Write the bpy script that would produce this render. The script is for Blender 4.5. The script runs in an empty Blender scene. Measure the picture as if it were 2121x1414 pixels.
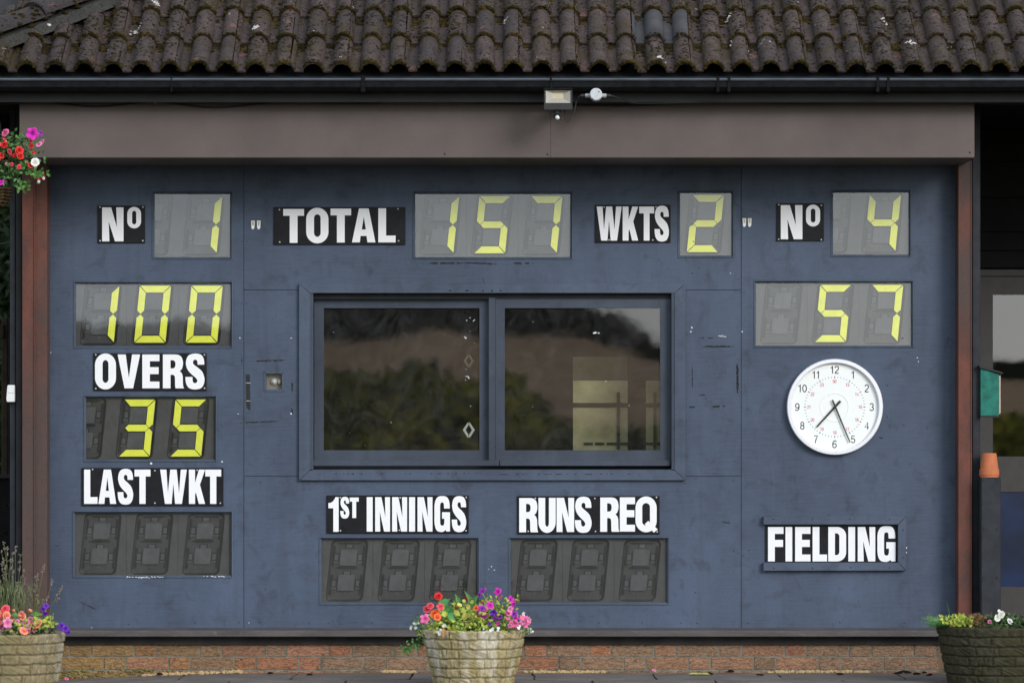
import bpy, bmesh, math, random
from mathutils import Vector, Matrix, noise
from mathutils.geometry import tessellate_polygon

R = random.Random(7)
SC = bpy.context.scene
COL = SC.collection

# ------------------------------------------------------------------ camera
F = 7400.0          # focal length in reference pixels (2121 wide)
D = 20.0            # metres from camera to the painted board
UC, VH = 1060.5, 950.0
ZC = 1.189          # camera height above the paving

def X(u, y=0.0): return (u - UC) * (D + y) / F
def Z(v, y=0.0): return ZC - (v - VH) * (D + y) / F
def P(u, v, y=0.0): return Vector((X(u, y), y, Z(v, y)))

cd = bpy.data.cameras.new('camera')
cam = bpy.data.objects.new('camera', cd); COL.objects.link(cam)
cam.location = (0, -D, ZC); cam.rotation_euler = (math.radians(90), 0, 0)
cd.sensor_width = 36; cd.lens = F / 2121 * 36; cd.shift_y = (VH - 707) / 2121
cd.clip_start = 0.5; cd.clip_end = 3000
cd.dof.use_dof = True; cd.dof.focus_distance = D; cd.dof.aperture_fstop = 2.2
SC.camera = cam

# ------------------------------------------------------------------ light
SUN_EL, SUN_AZ = math.radians(24), math.radians(143)   # azimuth clockwise from +Y: behind the camera, to the right
w = bpy.data.worlds.new('World'); SC.world = w; w.use_nodes = True
nt = w.node_tree
bg = nt.nodes['Background']
sky = nt.nodes.new('ShaderNodeTexSky'); sky.sky_type = 'NISHITA'; sky.sun_disc = False
sky.sun_elevation = SUN_EL; sky.sun_rotation = SUN_AZ
sky.air_density = 1.0; sky.dust_density = 1.0; sky.ozone_density = 1.0
hs = nt.nodes.new('ShaderNodeHueSaturation'); hs.inputs['Saturation'].default_value = 0.72
# thin overcast: a soft even cloud layer over the whole dome, clear sky showing through it
tc = nt.nodes.new('ShaderNodeTexCoord'); cn = nt.nodes.new('ShaderNodeTexNoise'); cn.inputs['Scale'].default_value = 2.6; cn.inputs['Detail'].default_value = 5
cr = nt.nodes.new('ShaderNodeValToRGB'); cr.color_ramp.elements[0].color = (5.6, 6.2, 7.0, 1); cr.color_ramp.elements[1].color = (8.2, 8.7, 9.3, 1)
cr.color_ramp.elements[0].position = .3; cr.color_ramp.elements[1].position = .7
cm = nt.nodes.new('ShaderNodeMix'); cm.data_type = 'RGBA'; cm.inputs[0].default_value = 0.68
nt.links.new(tc.outputs['Generated'], cn.inputs['Vector']); nt.links.new(cn.outputs['Fac'], cr.inputs[0])
nt.links.new(sky.outputs[0], hs.inputs['Color']); nt.links.new(hs.outputs[0], cm.inputs[6]); nt.links.new(cr.outputs[0], cm.inputs[7]); nt.links.new(cm.outputs[2], bg.inputs['Color'])
bg.inputs['Strength'].default_value = 0.125
sd = bpy.data.lights.new('sun', 'SUN'); sun = bpy.data.objects.new('sun', sd); COL.objects.link(sun)
sd.energy = 1.4; sd.angle = math.radians(22); sd.color = (1, 0.97, 0.94)
sdir = Vector((math.sin(SUN_AZ) * math.cos(SUN_EL), math.cos(SUN_AZ) * math.cos(SUN_EL), math.sin(SUN_EL)))
sun.rotation_euler = sdir.to_track_quat('Z', 'Y').to_euler(); sun.location = (6, -12, 14)
SC.view_settings.view_transform = 'Standard'; SC.view_settings.look = 'None'
SC.view_settings.gamma = 1; SC.view_settings.use_curve_mapping = False
SC.view_settings.exposure = 0.60
SC.cycles.max_bounces = 8; SC.cycles.transparent_max_bounces = 12
try: SC.cycles.use_denoising = True
except Exception: pass

# ------------------------------------------------------------------ materials
MATS = {}
class NB:
    """small node helper"""
    def __init__(s, name):
        s.m = bpy.data.materials.new(name); s.m.use_nodes = True
        s.t = s.m.node_tree; s.b = s.t.nodes['Principled BSDF']; MATS[name] = s.m
    def n(s, typ, **kw):
        o = s.t.nodes.new(typ)
        for k, v in kw.items(): setattr(o, k, v)
        return o
    def l(s, a, b): s.t.links.new(a, b)
    def pos(s, scale=(1, 1, 1)):
        g = s.n('ShaderNodeNewGeometry'); m = s.n('ShaderNodeMapping'); m.inputs['Scale'].default_value = scale
        s.l(g.outputs['Position'], m.inputs['Vector']); return m.outputs[0]
    def noise(s, scale, detail=4, rough=0.55, vec=None, dist=0):
        o = s.n('ShaderNodeTexNoise'); o.inputs['Scale'].default_value = scale; o.inputs['Detail'].default_value = detail
        o.inputs['Roughness'].default_value = rough; o.inputs['Distortion'].default_value = dist
        s.l(vec if vec is not None else s.pos(), o.inputs['Vector']); return o.outputs['Fac']
    def ramp(s, fac, stops):
        o = s.n('ShaderNodeValToRGB'); e = o.color_ramp.elements
        while len(e) < len(stops): e.new(0.5)
        for i, (p, c) in enumerate(stops):
            e[i].position = p
            if not isinstance(c, (tuple, list)): c = (c, c, c)
            e[i].color = (*c[:3], 1)
        s.l(fac, o.inputs[0]); return o.outputs[0]
    def mix(s, fac, a, b, mode='MIX'):
        o = s.n('ShaderNodeMix', data_type='RGBA', blend_type=mode)
        for sock, v in ((o.inputs['Factor'], fac), (o.inputs['A'], a), (o.inputs['B'], b)): pass
        fi, ai, bi = o.inputs[0], o.inputs[6], o.inputs[7]
        for sock, v in ((fi, fac), (ai, a), (bi, b)):
            if isinstance(v, bpy.types.NodeSocket): s.l(v, sock)
            elif isinstance(v, (tuple, list)): sock.default_value = (*v[:3], 1)
            else: sock.default_value = v
        return o.outputs[2]
    def col(s, c):
        if isinstance(c, bpy.types.NodeSocket): s.l(c, s.b.inputs['Base Color'])
        else: s.b.inputs['Base Color'].default_value = (*c, 1)
    def rough(s, r):
        if isinstance(r, bpy.types.NodeSocket): s.l(r, s.b.inputs['Roughness'])
        else: s.b.inputs['Roughness'].default_value = r
    def bump(s, h, strength=0.3, dist=0.003):
        o = s.n('ShaderNodeBump'); o.inputs['Strength'].default_value = strength; o.inputs['Distance'].default_value = dist
        s.l(h, o.inputs['Height']); s.l(o.outputs[0], s.b.inputs['Normal'])
    def spec(s, v): s.b.inputs['Specular IOR Level'].default_value = v

def plain(name, c, rough=0.6, spec=0.4, var=0.15, scale=25, metal=0.0, bump=0.0):
    b = NB(name); f = b.noise(scale, 5)
    lo = tuple(x * (1 - var) for x in c); hi = tuple(min(1, x * (1 + var)) for x in c)
    b.col(b.ramp(f, [(0.3, lo), (0.7, hi)])); b.rough(rough); b.spec(spec)
    b.b.inputs['Metallic'].default_value = metal
    if bump: b.bump(f, bump, 0.002)
    return b.m

def m_paint(name, base, dirt=0.35, grain=1.0):
    b = NB(name)
    big = b.noise(1.7, 5, 0.6, b.pos((1, 1, .7)))
    mid = b.noise(9, 6, 0.62, b.pos((1, 1, 1)), 0.6)
    gr = b.noise(60, 3, 0.6, b.pos((0.12, 1, 1.6)))
    gv = b.noise(150, 2, 0.5, b.pos((1.0, 1, .25)))
    c = b.ramp(big, [(0.25, tuple(x * .62 for x in base)), (0.5, base), (0.75, tuple(min(1, x * 1.38) for x in base))])
    md2 = b.noise(4.6, 6, .68, b.pos((1, 1, .55)), .8)
    c = b.mix(b.ramp(md2, [(0.46, 0.0), (0.7, .34)]), c, tuple(x * 1.8 for x in base))
    c = b.mix(b.ramp(gr, [(0.35, 0.0), (0.65, 0.36 * grain)]), c, tuple(x * 1.5 for x in base))
    c = b.mix(b.ramp(gv, [(0.45, 0.0), (0.7, 0.16 * grain)]), c, tuple(x * .6 for x in base))
    d1 = b.ramp(mid, [(0.54, 0.0), (0.72, dirt * 1.25)])
    c = b.mix(d1, c, (0.018, 0.02, 0.024))
    run = b.noise(11, 4, 0.6, b.pos((1.6, 1, .09)))
    c = b.mix(b.ramp(run, [(0.55, 0.0), (0.78, dirt * .9)]), c, (0.03, 0.034, 0.04))
    fl = b.noise(75, 2, 0.5, b.pos((1, 1, 1)))
    c = b.mix(b.ramp(fl, [(0.765, 0.0), (0.785, .7)]), c, (0.012, 0.012, 0.014))
    b.col(c); b.rough(b.ramp(mid, [(0.3, 0.42), (0.7, 0.6)])); b.spec(0.32)
    b.bump(gr, 0.25 * grain, 0.0012)
    return b.m

BOARD = m_paint('board_paint', (0.050, 0.069, 0.108))
TRIM = m_paint('trim_paint', (0.054, 0.073, 0.110), 0.3, .7)
SASH = m_paint('sash_paint', (0.040, 0.052, 0.074), 0.25, .5)
BEZEL = m_paint('bezel_paint', (0.06, 0.08, 0.115), 0.3, .3)
DARKTIMBER = plain('dark_timber', (0.014, 0.015, 0.018), 0.6, 0.3, .4, 8, bump=.2)
BLACKPAINT = plain('black_cladding', (0.006, 0.006, 0.0065), 0.7, 0.15, .3, 6)
POSTBLUE = plain('blue_black_timber', (0.020, 0.023, 0.029), 0.65, .3, .35, 14, bump=.25)
INSIDE = plain('dark_interior', (0.02, 0.018, 0.015), 0.9, .1)
BLACKPLASTIC = plain('black_plastic', (0.012, 0.012, 0.013), 0.4, .5, .2)
GREYPLASTIC = plain('grey_plastic', (0.35, 0.36, 0.36), 0.5, .5, .1)
WHITEPLASTIC = plain('white_plastic', (0.72, 0.74, 0.75), 0.35, .5, .08, 60)
BULB = plain('bulb_glass', (0.6, 0.6, 0.58), 0.2, .5, .05)
SCREW = plain('screw_metal', (0.55, 0.55, 0.52), 0.4, .5, .2, 90)
NAIL = plain('nail_dark', (0.022, 0.024, 0.03), 0.6, .3)
FLECK = plain('white_fleck', (0.75, 0.77, 0.8), 0.6, .3)
RAWPLY = plain('bare_ply', (0.02, 0.02, 0.02), 0.8, .2, .6, 60)
CREAM = plain('cream_card', (0.50, 0.455, 0.29), 0.8, .1, .35, 6)
TAPE = plain('black_tape', (0.012, 0.013, 0.014), 0.5, .4, .4, 60)
LETTER = plain('white_vinyl', (0.80, 0.81, 0.83), 0.45, .4, .02, 20)
YELLOW = plain('yellow_vane', (0.90, 0.93, 0.09), 0.5, .3, .06, 30)
NUMBLACK = plain('numeral_black', (0.02, 0.022, 0.025), .5, .3)
NUMRED = plain('numeral_red', (0.62, 0.13, 0.16), .5, .3)
TICK = plain('tick_grey', (0.12, 0.13, 0.14), .5, .3)
CLOCKFACE = plain('clock_face', (0.80, 0.83, 0.82), 0.5, .3, .015, 4)
CLOCKRIM = plain('clock_rim', (0.78, 0.79, 0.83), 0.3, .5, .02)
HAND = plain('clock_hand', (0.03, 0.027, 0.022), 0.4, .4)

def m_sign():
    b = NB('sign_board_black'); f = b.noise(14, 5, .6); sc = b.noise(60, 3, .6, b.pos((.6, 1, 2)))
    c = b.ramp(f, [(0.3, (0.011, 0.011, 0.013)), (0.7, (0.019, 0.019, 0.022))])
    c = b.mix(b.ramp(sc, [(0.70, 0.0), (0.78, .35)]), c, (0.09, 0.09, 0.1))
    b.col(c); b.rough(0.38); b.spec(.12); return b.m
SIGN = m_sign()

def m_plate(name, c0, r=.5):
    b = NB(name); f = b.noise(18, 5, .65, b.pos((1, 1, .6))); g = b.noise(130, 2)
    c = b.ramp(f, [(0.3, tuple(x * .82 for x in c0)), (0.72, tuple(x * 1.25 for x in c0))])
    c = b.mix(b.ramp(g, [(0.5, 0.0), (0.75, .2)]), c, tuple(x * 1.9 for x in c0))
    b.col(c); b.rough(r); b.spec(.35); return b.m
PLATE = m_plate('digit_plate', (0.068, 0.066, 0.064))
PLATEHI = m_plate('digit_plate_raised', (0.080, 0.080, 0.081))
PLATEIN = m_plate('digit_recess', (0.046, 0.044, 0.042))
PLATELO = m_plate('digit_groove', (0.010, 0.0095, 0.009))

def m_glass(name, fac, tint, rough, smear=0.0):
    b = NB(name); t = b.t; t.nodes.remove(b.b)
    out = [n for n in t.nodes if n.type == 'OUTPUT_MATERIAL'][0]
    tr = b.n('ShaderNodeBsdfTransparent'); tr.inputs['Color'].default_value = (*tint, 1)
    gl = b.n('ShaderNodeBsdfGlossy'); gl.inputs['Roughness'].default_value = rough
    gl.inputs['Color'].default_value = (0.95, 0.97, 1, 1)
    wav = b.noise(3.2, 3, .5)
    bp = b.n('ShaderNodeBump'); bp.inputs['Strength'].default_value = 0.04; bp.inputs['Distance'].default_value = 0.004
    b.l(wav, bp.inputs['Height']); b.l(bp.outputs[0], gl.inputs['Normal'])
    mx = b.n('ShaderNodeMixShader'); mx.inputs[0].default_value = fac
    b.l(tr.outputs[0], mx.inputs[1]); b.l(gl.outputs[0], mx.inputs[2])
    last = mx.outputs[0]
    if smear:   # dust and wiping marks lying on the glass
        df = b.n('ShaderNodeBsdfDiffuse'); df.inputs['Color'].default_value = (.45, .46, .46, 1)
        sw = b.noise(5, 6, .7, b.pos((1, 1, 1)), 2.6)
        m2 = b.n('ShaderNodeMixShader'); b.l(b.ramp(sw, [(0.35, 0.15 * smear), (0.55, 0.5 * smear), (0.72, smear)]), m2.inputs[0])
        b.l(last, m2.inputs[1]); b.l(df.outputs[0], m2.inputs[2]); last = m2.outputs[0]
    b.l(last, out.inputs['Surface']); return b.m
DGLASS = m_glass('display_glass', 0.112, (.88, .89, .90), 0.014, .05)
WGLASS = m_glass('window_glass', 0.125, (.64, .66, .60), 0.015, .06)
DOORGLASS = m_glass('door_glass', 0.15, (.5, .5, .5), 0.004)
NAVY = plain('navy_panel', (0.004, 0.016, 0.06), .25, .5, .5, 5)
DOORPAINT = plain('door_paint', (0.052, 0.049, 0.048), .55, .35, .12, 20)

def m_beam():
    b = NB('beam_brown'); a = b.noise(220, 2, .6); c2 = b.noise(3.2, 5, .6); sp = b.noise(38, 2, .5)
    c = b.ramp(c2, [(0.25, (0.092, 0.072, 0.066)), (0.75, (0.138, 0.110, 0.102))])
    c = b.mix(b.ramp(a, [(0.35, 0.0), (0.7, .38)]), c, (0.075, 0.058, 0.056))
    c = b.mix(b.ramp(sp, [(0.75, 0.0), (0.80, .6)]), c, (0.05, 0.04, 0.038))
    b.col(c); b.rough(.55); b.spec(.3); b.bump(a, .12, .001); return b.m
BEAM = m_beam()

def m_rust():
    b = NB('red_oxide_steel'); a = b.noise(6, 6, .65, b.pos((1, 1, .45))); f = b.noise(45, 5, .7); e = b.noise(2.1, 3, .5, b.pos((1, 1, .8)))
    c = b.ramp(a, [(0.30, (0.050, 0.037, 0.034)), (0.46, (0.105, 0.042, 0.031)), (0.6, (0.155, 0.052, 0.036)), (0.75, (0.085, 0.046, 0.038))])
    c = b.mix(b.ramp(e, [(0.40, 0.0), (0.60, .85)]), c, (0.066, 0.050, 0.046))
    c = b.mix(b.ramp(f, [(0.52, 0.0), (0.7, .55)]), c, (0.04, 0.03, 0.028))
    b.col(c); b.rough(.72); b.spec(.3); b.bump(f, .3, .0015); return b.m
RUST = m_rust()

def m_sill():
    b = NB('sill_brown'); a = b.noise(7, 6, .65, b.pos((.5, 1, 2))); f = b.noise(60, 3, .6, b.pos((.5, 1, 1.4)))
    c = b.ramp(a, [(0.3, (0.052, 0.047, 0.047)), (0.72, (0.105, 0.096, 0.095))])
    c = b.mix(b.ramp(f, [(0.60, 0.0), (0.76, .45)]), c, (0.2, 0.19, 0.17))
    b.col(c); b.rough(.65); b.spec(.3); b.bump(a, .2, .002); return b.m
SILL = m_sill()
UNDER = plain('under_sill_board', (0.035, 0.033, 0.032), .8, .2, .35, 9)

def m_tile(name, base, patch=1.0):
    b = NB(name)
    oi = b.n('ShaderNodeObjectInfo')
    a = b.noise(9, 6, .65); f = b.noise(70, 4, .65); m = b.noise(5.5, 5, .6, b.pos((1, 1, 1)), .4); wl = b.noise(7.5, 5, .62); pk = b.noise(6.1, 3, .5, b.pos((1, 1.3, 1.1)))
    c = b.ramp(a, [(0.28, tuple(x * .62 for x in base)), (0.5, base), (0.75, tuple(x * 1.45 for x in base))])
    c = b.mix(b.ramp(oi.outputs['Random'], [(0.0, 0.0), (1.0, .75)]), c, (base[0] * .55, base[1] * .62, base[2] * .72))
    c = b.mix(b.ramp(pk, [(0.665, 0.0), (0.70, .7 * patch)]), c, (0.17, 0.075, 0.065))
    c = b.mix(b.ramp(f, [(0.48, 0.0), (0.64, .85 * patch)]), c, (0.014, 0.012, 0.010))
    c = b.mix(b.ramp(m, [(0.50, 0.0), (0.66, .85 * patch)]), c, (0.036, 0.026, 0.009))
    c = b.mix(b.ramp(wl, [(0.705, 0.0), (0.735, .9 * patch)]), c, (0.52, 0.49, 0.46))
    b.col(c); b.rough(.85); b.spec(.25); b.bump(f, .7, .006); return b.m
TILE = m_tile('concrete_tile', (0.068, 0.049, 0.045))
TILENEW = m_tile('smooth_grey_tile', (0.052, 0.052, 0.057), .12)
HIPMAT = m_tile('hip_tile_concrete', (0.05, 0.04, 0.039), 1.1)
MORTAR_HIP = m_tile('hip_mortar', (0.046, 0.044, 0.037), 1.0)

def m_moss(name, lo, mid, hi, scale=28):
    b = NB(name); f = b.noise(scale, 4, .6); g = b.noise(3.5, 3, .5)
    c = b.ramp(f, [(0.3, lo), (0.5, mid), (0.72, hi)])
    c = b.mix(b.ramp(g, [(0.45, 0.0), (0.62, .7)]), c, tuple(x * .45 for x in mid))
    b.col(c); b.rough(.95); b.spec(.1); b.bump(b.noise(260, 3, .7), .8, .004); return b.m
MOSS = m_moss('roof_moss', (0.007, 0.0065, 0.003), (0.028, 0.021, 0.0055), (0.080, 0.054, 0.010))
LICHEN = m_moss('crusty_lichen', (0.026, 0.02, 0.018), (0.052, 0.043, 0.039), (0.15, 0.13, 0.095), 60)
WHITELICHEN = plain('white_lichen', (0.45, 0.43, 0.40), .9, .1, .25, 90)

def m_brick():
    b = NB('brick_face'); oi = b.n('ShaderNodeObjectInfo')
    f = b.noise(55, 5, .65, b.pos((.8, 1, 1.6))); big = b.noise(11, 4, .6); cr = b.noise(30, 4, .65, b.pos((.5, 1, 1.5)), 1.6)
    c = b.mix(b.ramp(f, [(0.3, 0.0), (0.7, .55)]), oi.outputs['Color'], (0.19, 0.125, 0.075))
    c = b.mix(b.ramp(big, [(0.5, 0.0), (0.75, .5)]), c, (0.19, 0.15, 0.095))
    c = b.mix(b.ramp(cr, [(0.46, 0.0), (0.5, .9), (0.54, 0.0)]), c, (0.035, 0.022, 0.015))
    b.col(c); b.rough(.88); b.spec(.2); b.bump(cr, .9, .01); return b.m
BRICK = m_brick()
MORTAR = plain('mortar', (0.19, 0.18, 0.145), .95, .1, .35, 20, bump=.4)

def m_stone(name, base, moss, streak):
    b = NB(name); at = b.n('ShaderNodeAttribute', attribute_name='groove')
    f = b.noise(34, 6, .65); big = b.noise(5, 5, .6); st = b.noise(7, 5, .6, b.pos((1, 1, .18))); gm = b.noise(3.2, 4, .6)
    c = b.ramp(f, [(0.3, tuple(x * .6 for x in base)), (0.72, tuple(x * 1.25 for x in base))])
    c = b.mix(b.ramp(gm, [(0.42, 0.0), (0.64, .8)]), c, moss)
    if streak: c = b.mix(b.ramp(st, [(0.5, 0.0), (0.62, .8 * streak)]), c, (0.70, 0.68, 0.60))
    c = b.mix(b.ramp(big, [(0.55, 0.0), (0.75, .6)]), c, tuple(x * .35 for x in base))
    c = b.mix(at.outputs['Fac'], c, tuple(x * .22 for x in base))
    b.col(c); b.rough(.92); b.spec(.15); b.bump(f, .5, .004); return b.m
STONE_L = m_stone('planter_stone_tan', (0.27, 0.225, 0.135), (0.22, 0.185, 0.09), .3)
STONE_C = m_stone('planter_stone_cream', (0.40, 0.335, 0.185), (0.29, 0.24, 0.08), .8)
STONE_R = m_stone('planter_stone_mossy', (0.060, 0.056, 0.036), (0.040, 0.038, 0.014), 0)
SOIL = plain('soil', (0.02, 0.014, 0.01), .95, .1, .4, 60, bump=.5)

def m_pave():
    b = NB('paving_stone'); oi = b.n('ShaderNodeObjectInfo'); f = b.noise(60, 5, .65); big = b.noise(4, 5, .6)
    c = b.ramp(big, [(0.3, (0.105, 0.094, 0.088)), (0.72, (0.195, 0.178, 0.168))])
    c = b.mix(b.ramp(f, [(0.5, 0.0), (0.75, .45)]), c, (0.04, 0.036, 0.034))
    c = b.mix(b.ramp(oi.outputs['Random'], [(0.0, 0.0), (1.0, .3)]), c, (0.12, 0.095, 0.08))
    b.col(c); b.rough(.8); b.spec(.3); b.bump(f, .35, .003); return b.m
PAVE = m_pave()
SAND = plain('sand', (0.42, 0.30, 0.16), .95, .1, .3, 80, bump=.5)
DEBRIS = plain('dead_leaf_dark', (0.016, 0.011, 0.009), .9, .1, .4)
TERRA = plain('terracotta', (0.46, 0.15, 0.065), .8, .25, .12, 20)
GREENPAINT = plain('green_paint', (0.010, 0.145, 0.11), .6, .3, .35, 22)
PALEWOOD = plain('pale_wood', (0.42, 0.36, 0.3), .7, .2, .15, 30)
OLDWOOD = plain('grey_fence_wood', (0.05, 0.04, 0.028), .9, .1, .35, 12, bump=.3)
GUTTER = plain('gutter_plastic', (0.006, 0.0065, 0.007), .75, .12, .6, 30)
GUTLIP_SHEEN = plain('gutter_lip_sky_sheen', (0.058, 0.074, 0.09), .4, .5, .25, 12)  # lip of the black gutter: sky reflection put into a paler blue-grey colour
FASCIA = plain('fascia_paint', (0.018, 0.019, 0.021), .55, .35, .25, 6)
LAMPGLASS = plain('floodlight_reflector', (0.36, 0.34, 0.29), .25, .6, .08, 50)
LEDYEL = plain('led_panel', (0.52, 0.46, 0.33), .4, .5, .1, 60)
WIRE = plain('black_cable', (0.012, 0.012, 0.013), .5, .4, .2)
BASKETMAT = plain('wicker', (0.06, 0.04, 0.02), .9, .1, .5, 60)

def m_leaf(name, cols, scale=22, sheen=.35):
    b = NB(name); f = b.noise(scale, 3, .6); n = len(cols)
    b.col(b.ramp(f, [(0.28 + 0.44 * i / max(1, n - 1), c) for i, c in enumerate(cols)]))
    b.rough(.5); b.spec(sheen)
    try: b.b.inputs['Subsurface Weight'].default_value = 0.0
    except Exception: pass
    return b.m
LEAF_DARK = m_leaf('leaf_dark', [(0.012, 0.03, 0.008), (0.03, 0.075, 0.018), (0.07, 0.12, 0.025)])
LEAF_MID = m_leaf('leaf_mid', [(0.025, 0.09, 0.02), (0.06, 0.17, 0.035), (0.12, 0.24, 0.04)])
LEAF_LIME = m_leaf('leaf_lime', [(0.14, 0.24, 0.02), (0.34, 0.42, 0.06), (0.52, 0.54, 0.11)])
LEAF_YEL = m_leaf('leaf_yellow', [(0.36, 0.36, 0.05), (0.55, 0.48, 0.11), (0.62, 0.5, 0.16)])
LEAF_GRN = m_leaf('leaf_round_green', [(0.04, 0.20, 0.05), (0.09, 0.30, 0.07)])
STALK = m_leaf('lavender_stalk', [(0.07, 0.1, 0.03), (0.13, 0.15, 0.06)])
LAVHEAD = m_leaf('lavender_head', [(0.11, 0.085, 0.075), (0.24, 0.19, 0.16)], 80)
TREELEAF = m_leaf('tree_leaf', [(0.006, 0.013, 0.004), (0.016, 0.038, 0.009), (0.03, 0.07, 0.014)], 1.5, .2)
FARLEAF = m_leaf('far_tree_leaf', [(0.016, 0.022, 0.012), (0.03, 0.04, 0.018), (0.05, 0.055, 0.022)], .25, .1)
BUSHLEAF = m_leaf('autumn_bush_leaf', [(0.03, 0.036, 0.01), (0.10, 0.11, 0.016), (0.26, 0.24, 0.025), (0.55, 0.45, 0.04)], .42, .1)
BARK = plain('bark', (0.03, 0.024, 0.018), .9, .1, .4, 10, bump=.5)
FIELD = plain('stubble_field', (0.31, 0.205, 0.118), .95, .05, .25, .12)
GRASS = plain('mown_grass', (0.075, 0.075, 0.048), .95, .05, .25, 1.2)

PET = {}
def petal(name, c, throat=None):
    throat = throat or tuple(x * .35 for x in c)
    b = NB('petal_' + name); tc = b.n('ShaderNodeTexCoord'); ln = b.n('ShaderNodeVectorMath', operation='LENGTH'); b.l(tc.outputs['Object'], ln.inputs[0])
    f = b.noise(3.5, 3, .6, tc.outputs['Object'])
    r_ = b.ramp(ln.outputs['Value'], [(0.12, throat), (0.38, tuple(x * .72 for x in c)), (0.75, c), (1.0, tuple(min(.9, x * 1.12 + .03) for x in c))])
    b.col(b.mix(b.ramp(f, [(0.4, 0.0), (0.65, .35)]), r_, tuple(x * .6 for x in c))); b.rough(.55); b.spec(.2)
    PET[name] = (b.m, plain('throat_' + name, throat, .6, .2, .2, 70))
petal('magenta', (0.62, 0.02, 0.42), (0.16, 0.0, 0.12)); petal('pink', (0.78, 0.16, 0.36), (0.5, 0.03, 0.16))
petal('rose', (0.72, 0.24, 0.42), (0.45, 0.05, 0.2)); petal('purple', (0.13, 0.025, 0.42), (0.04, 0.0, 0.12))
petal('violet', (0.26, 0.03, 0.36), (0.06, 0, 0.1)); petal('coral', (0.76, 0.085, 0.11), (0.45, .02, .03)); petal('red', (0.66, 0.02, 0.014), (0.25, 0, 0))
petal('orange', (0.80, 0.13, 0.02), (0.4, .03, 0)); petal('peach', (0.82, 0.27, 0.17), (0.7, .13, .08)); petal('white', (0.78, 0.78, 0.76), (0.6, .6, .42))

# ------------------------------------------------------------------ mesh builder
WORLD = {}     # object -> world location of its origin (nothing is rotated unless placed by matrix)
def wl(o): return WORLD.get(o.name, Vector((0, 0, 0)))

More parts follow.
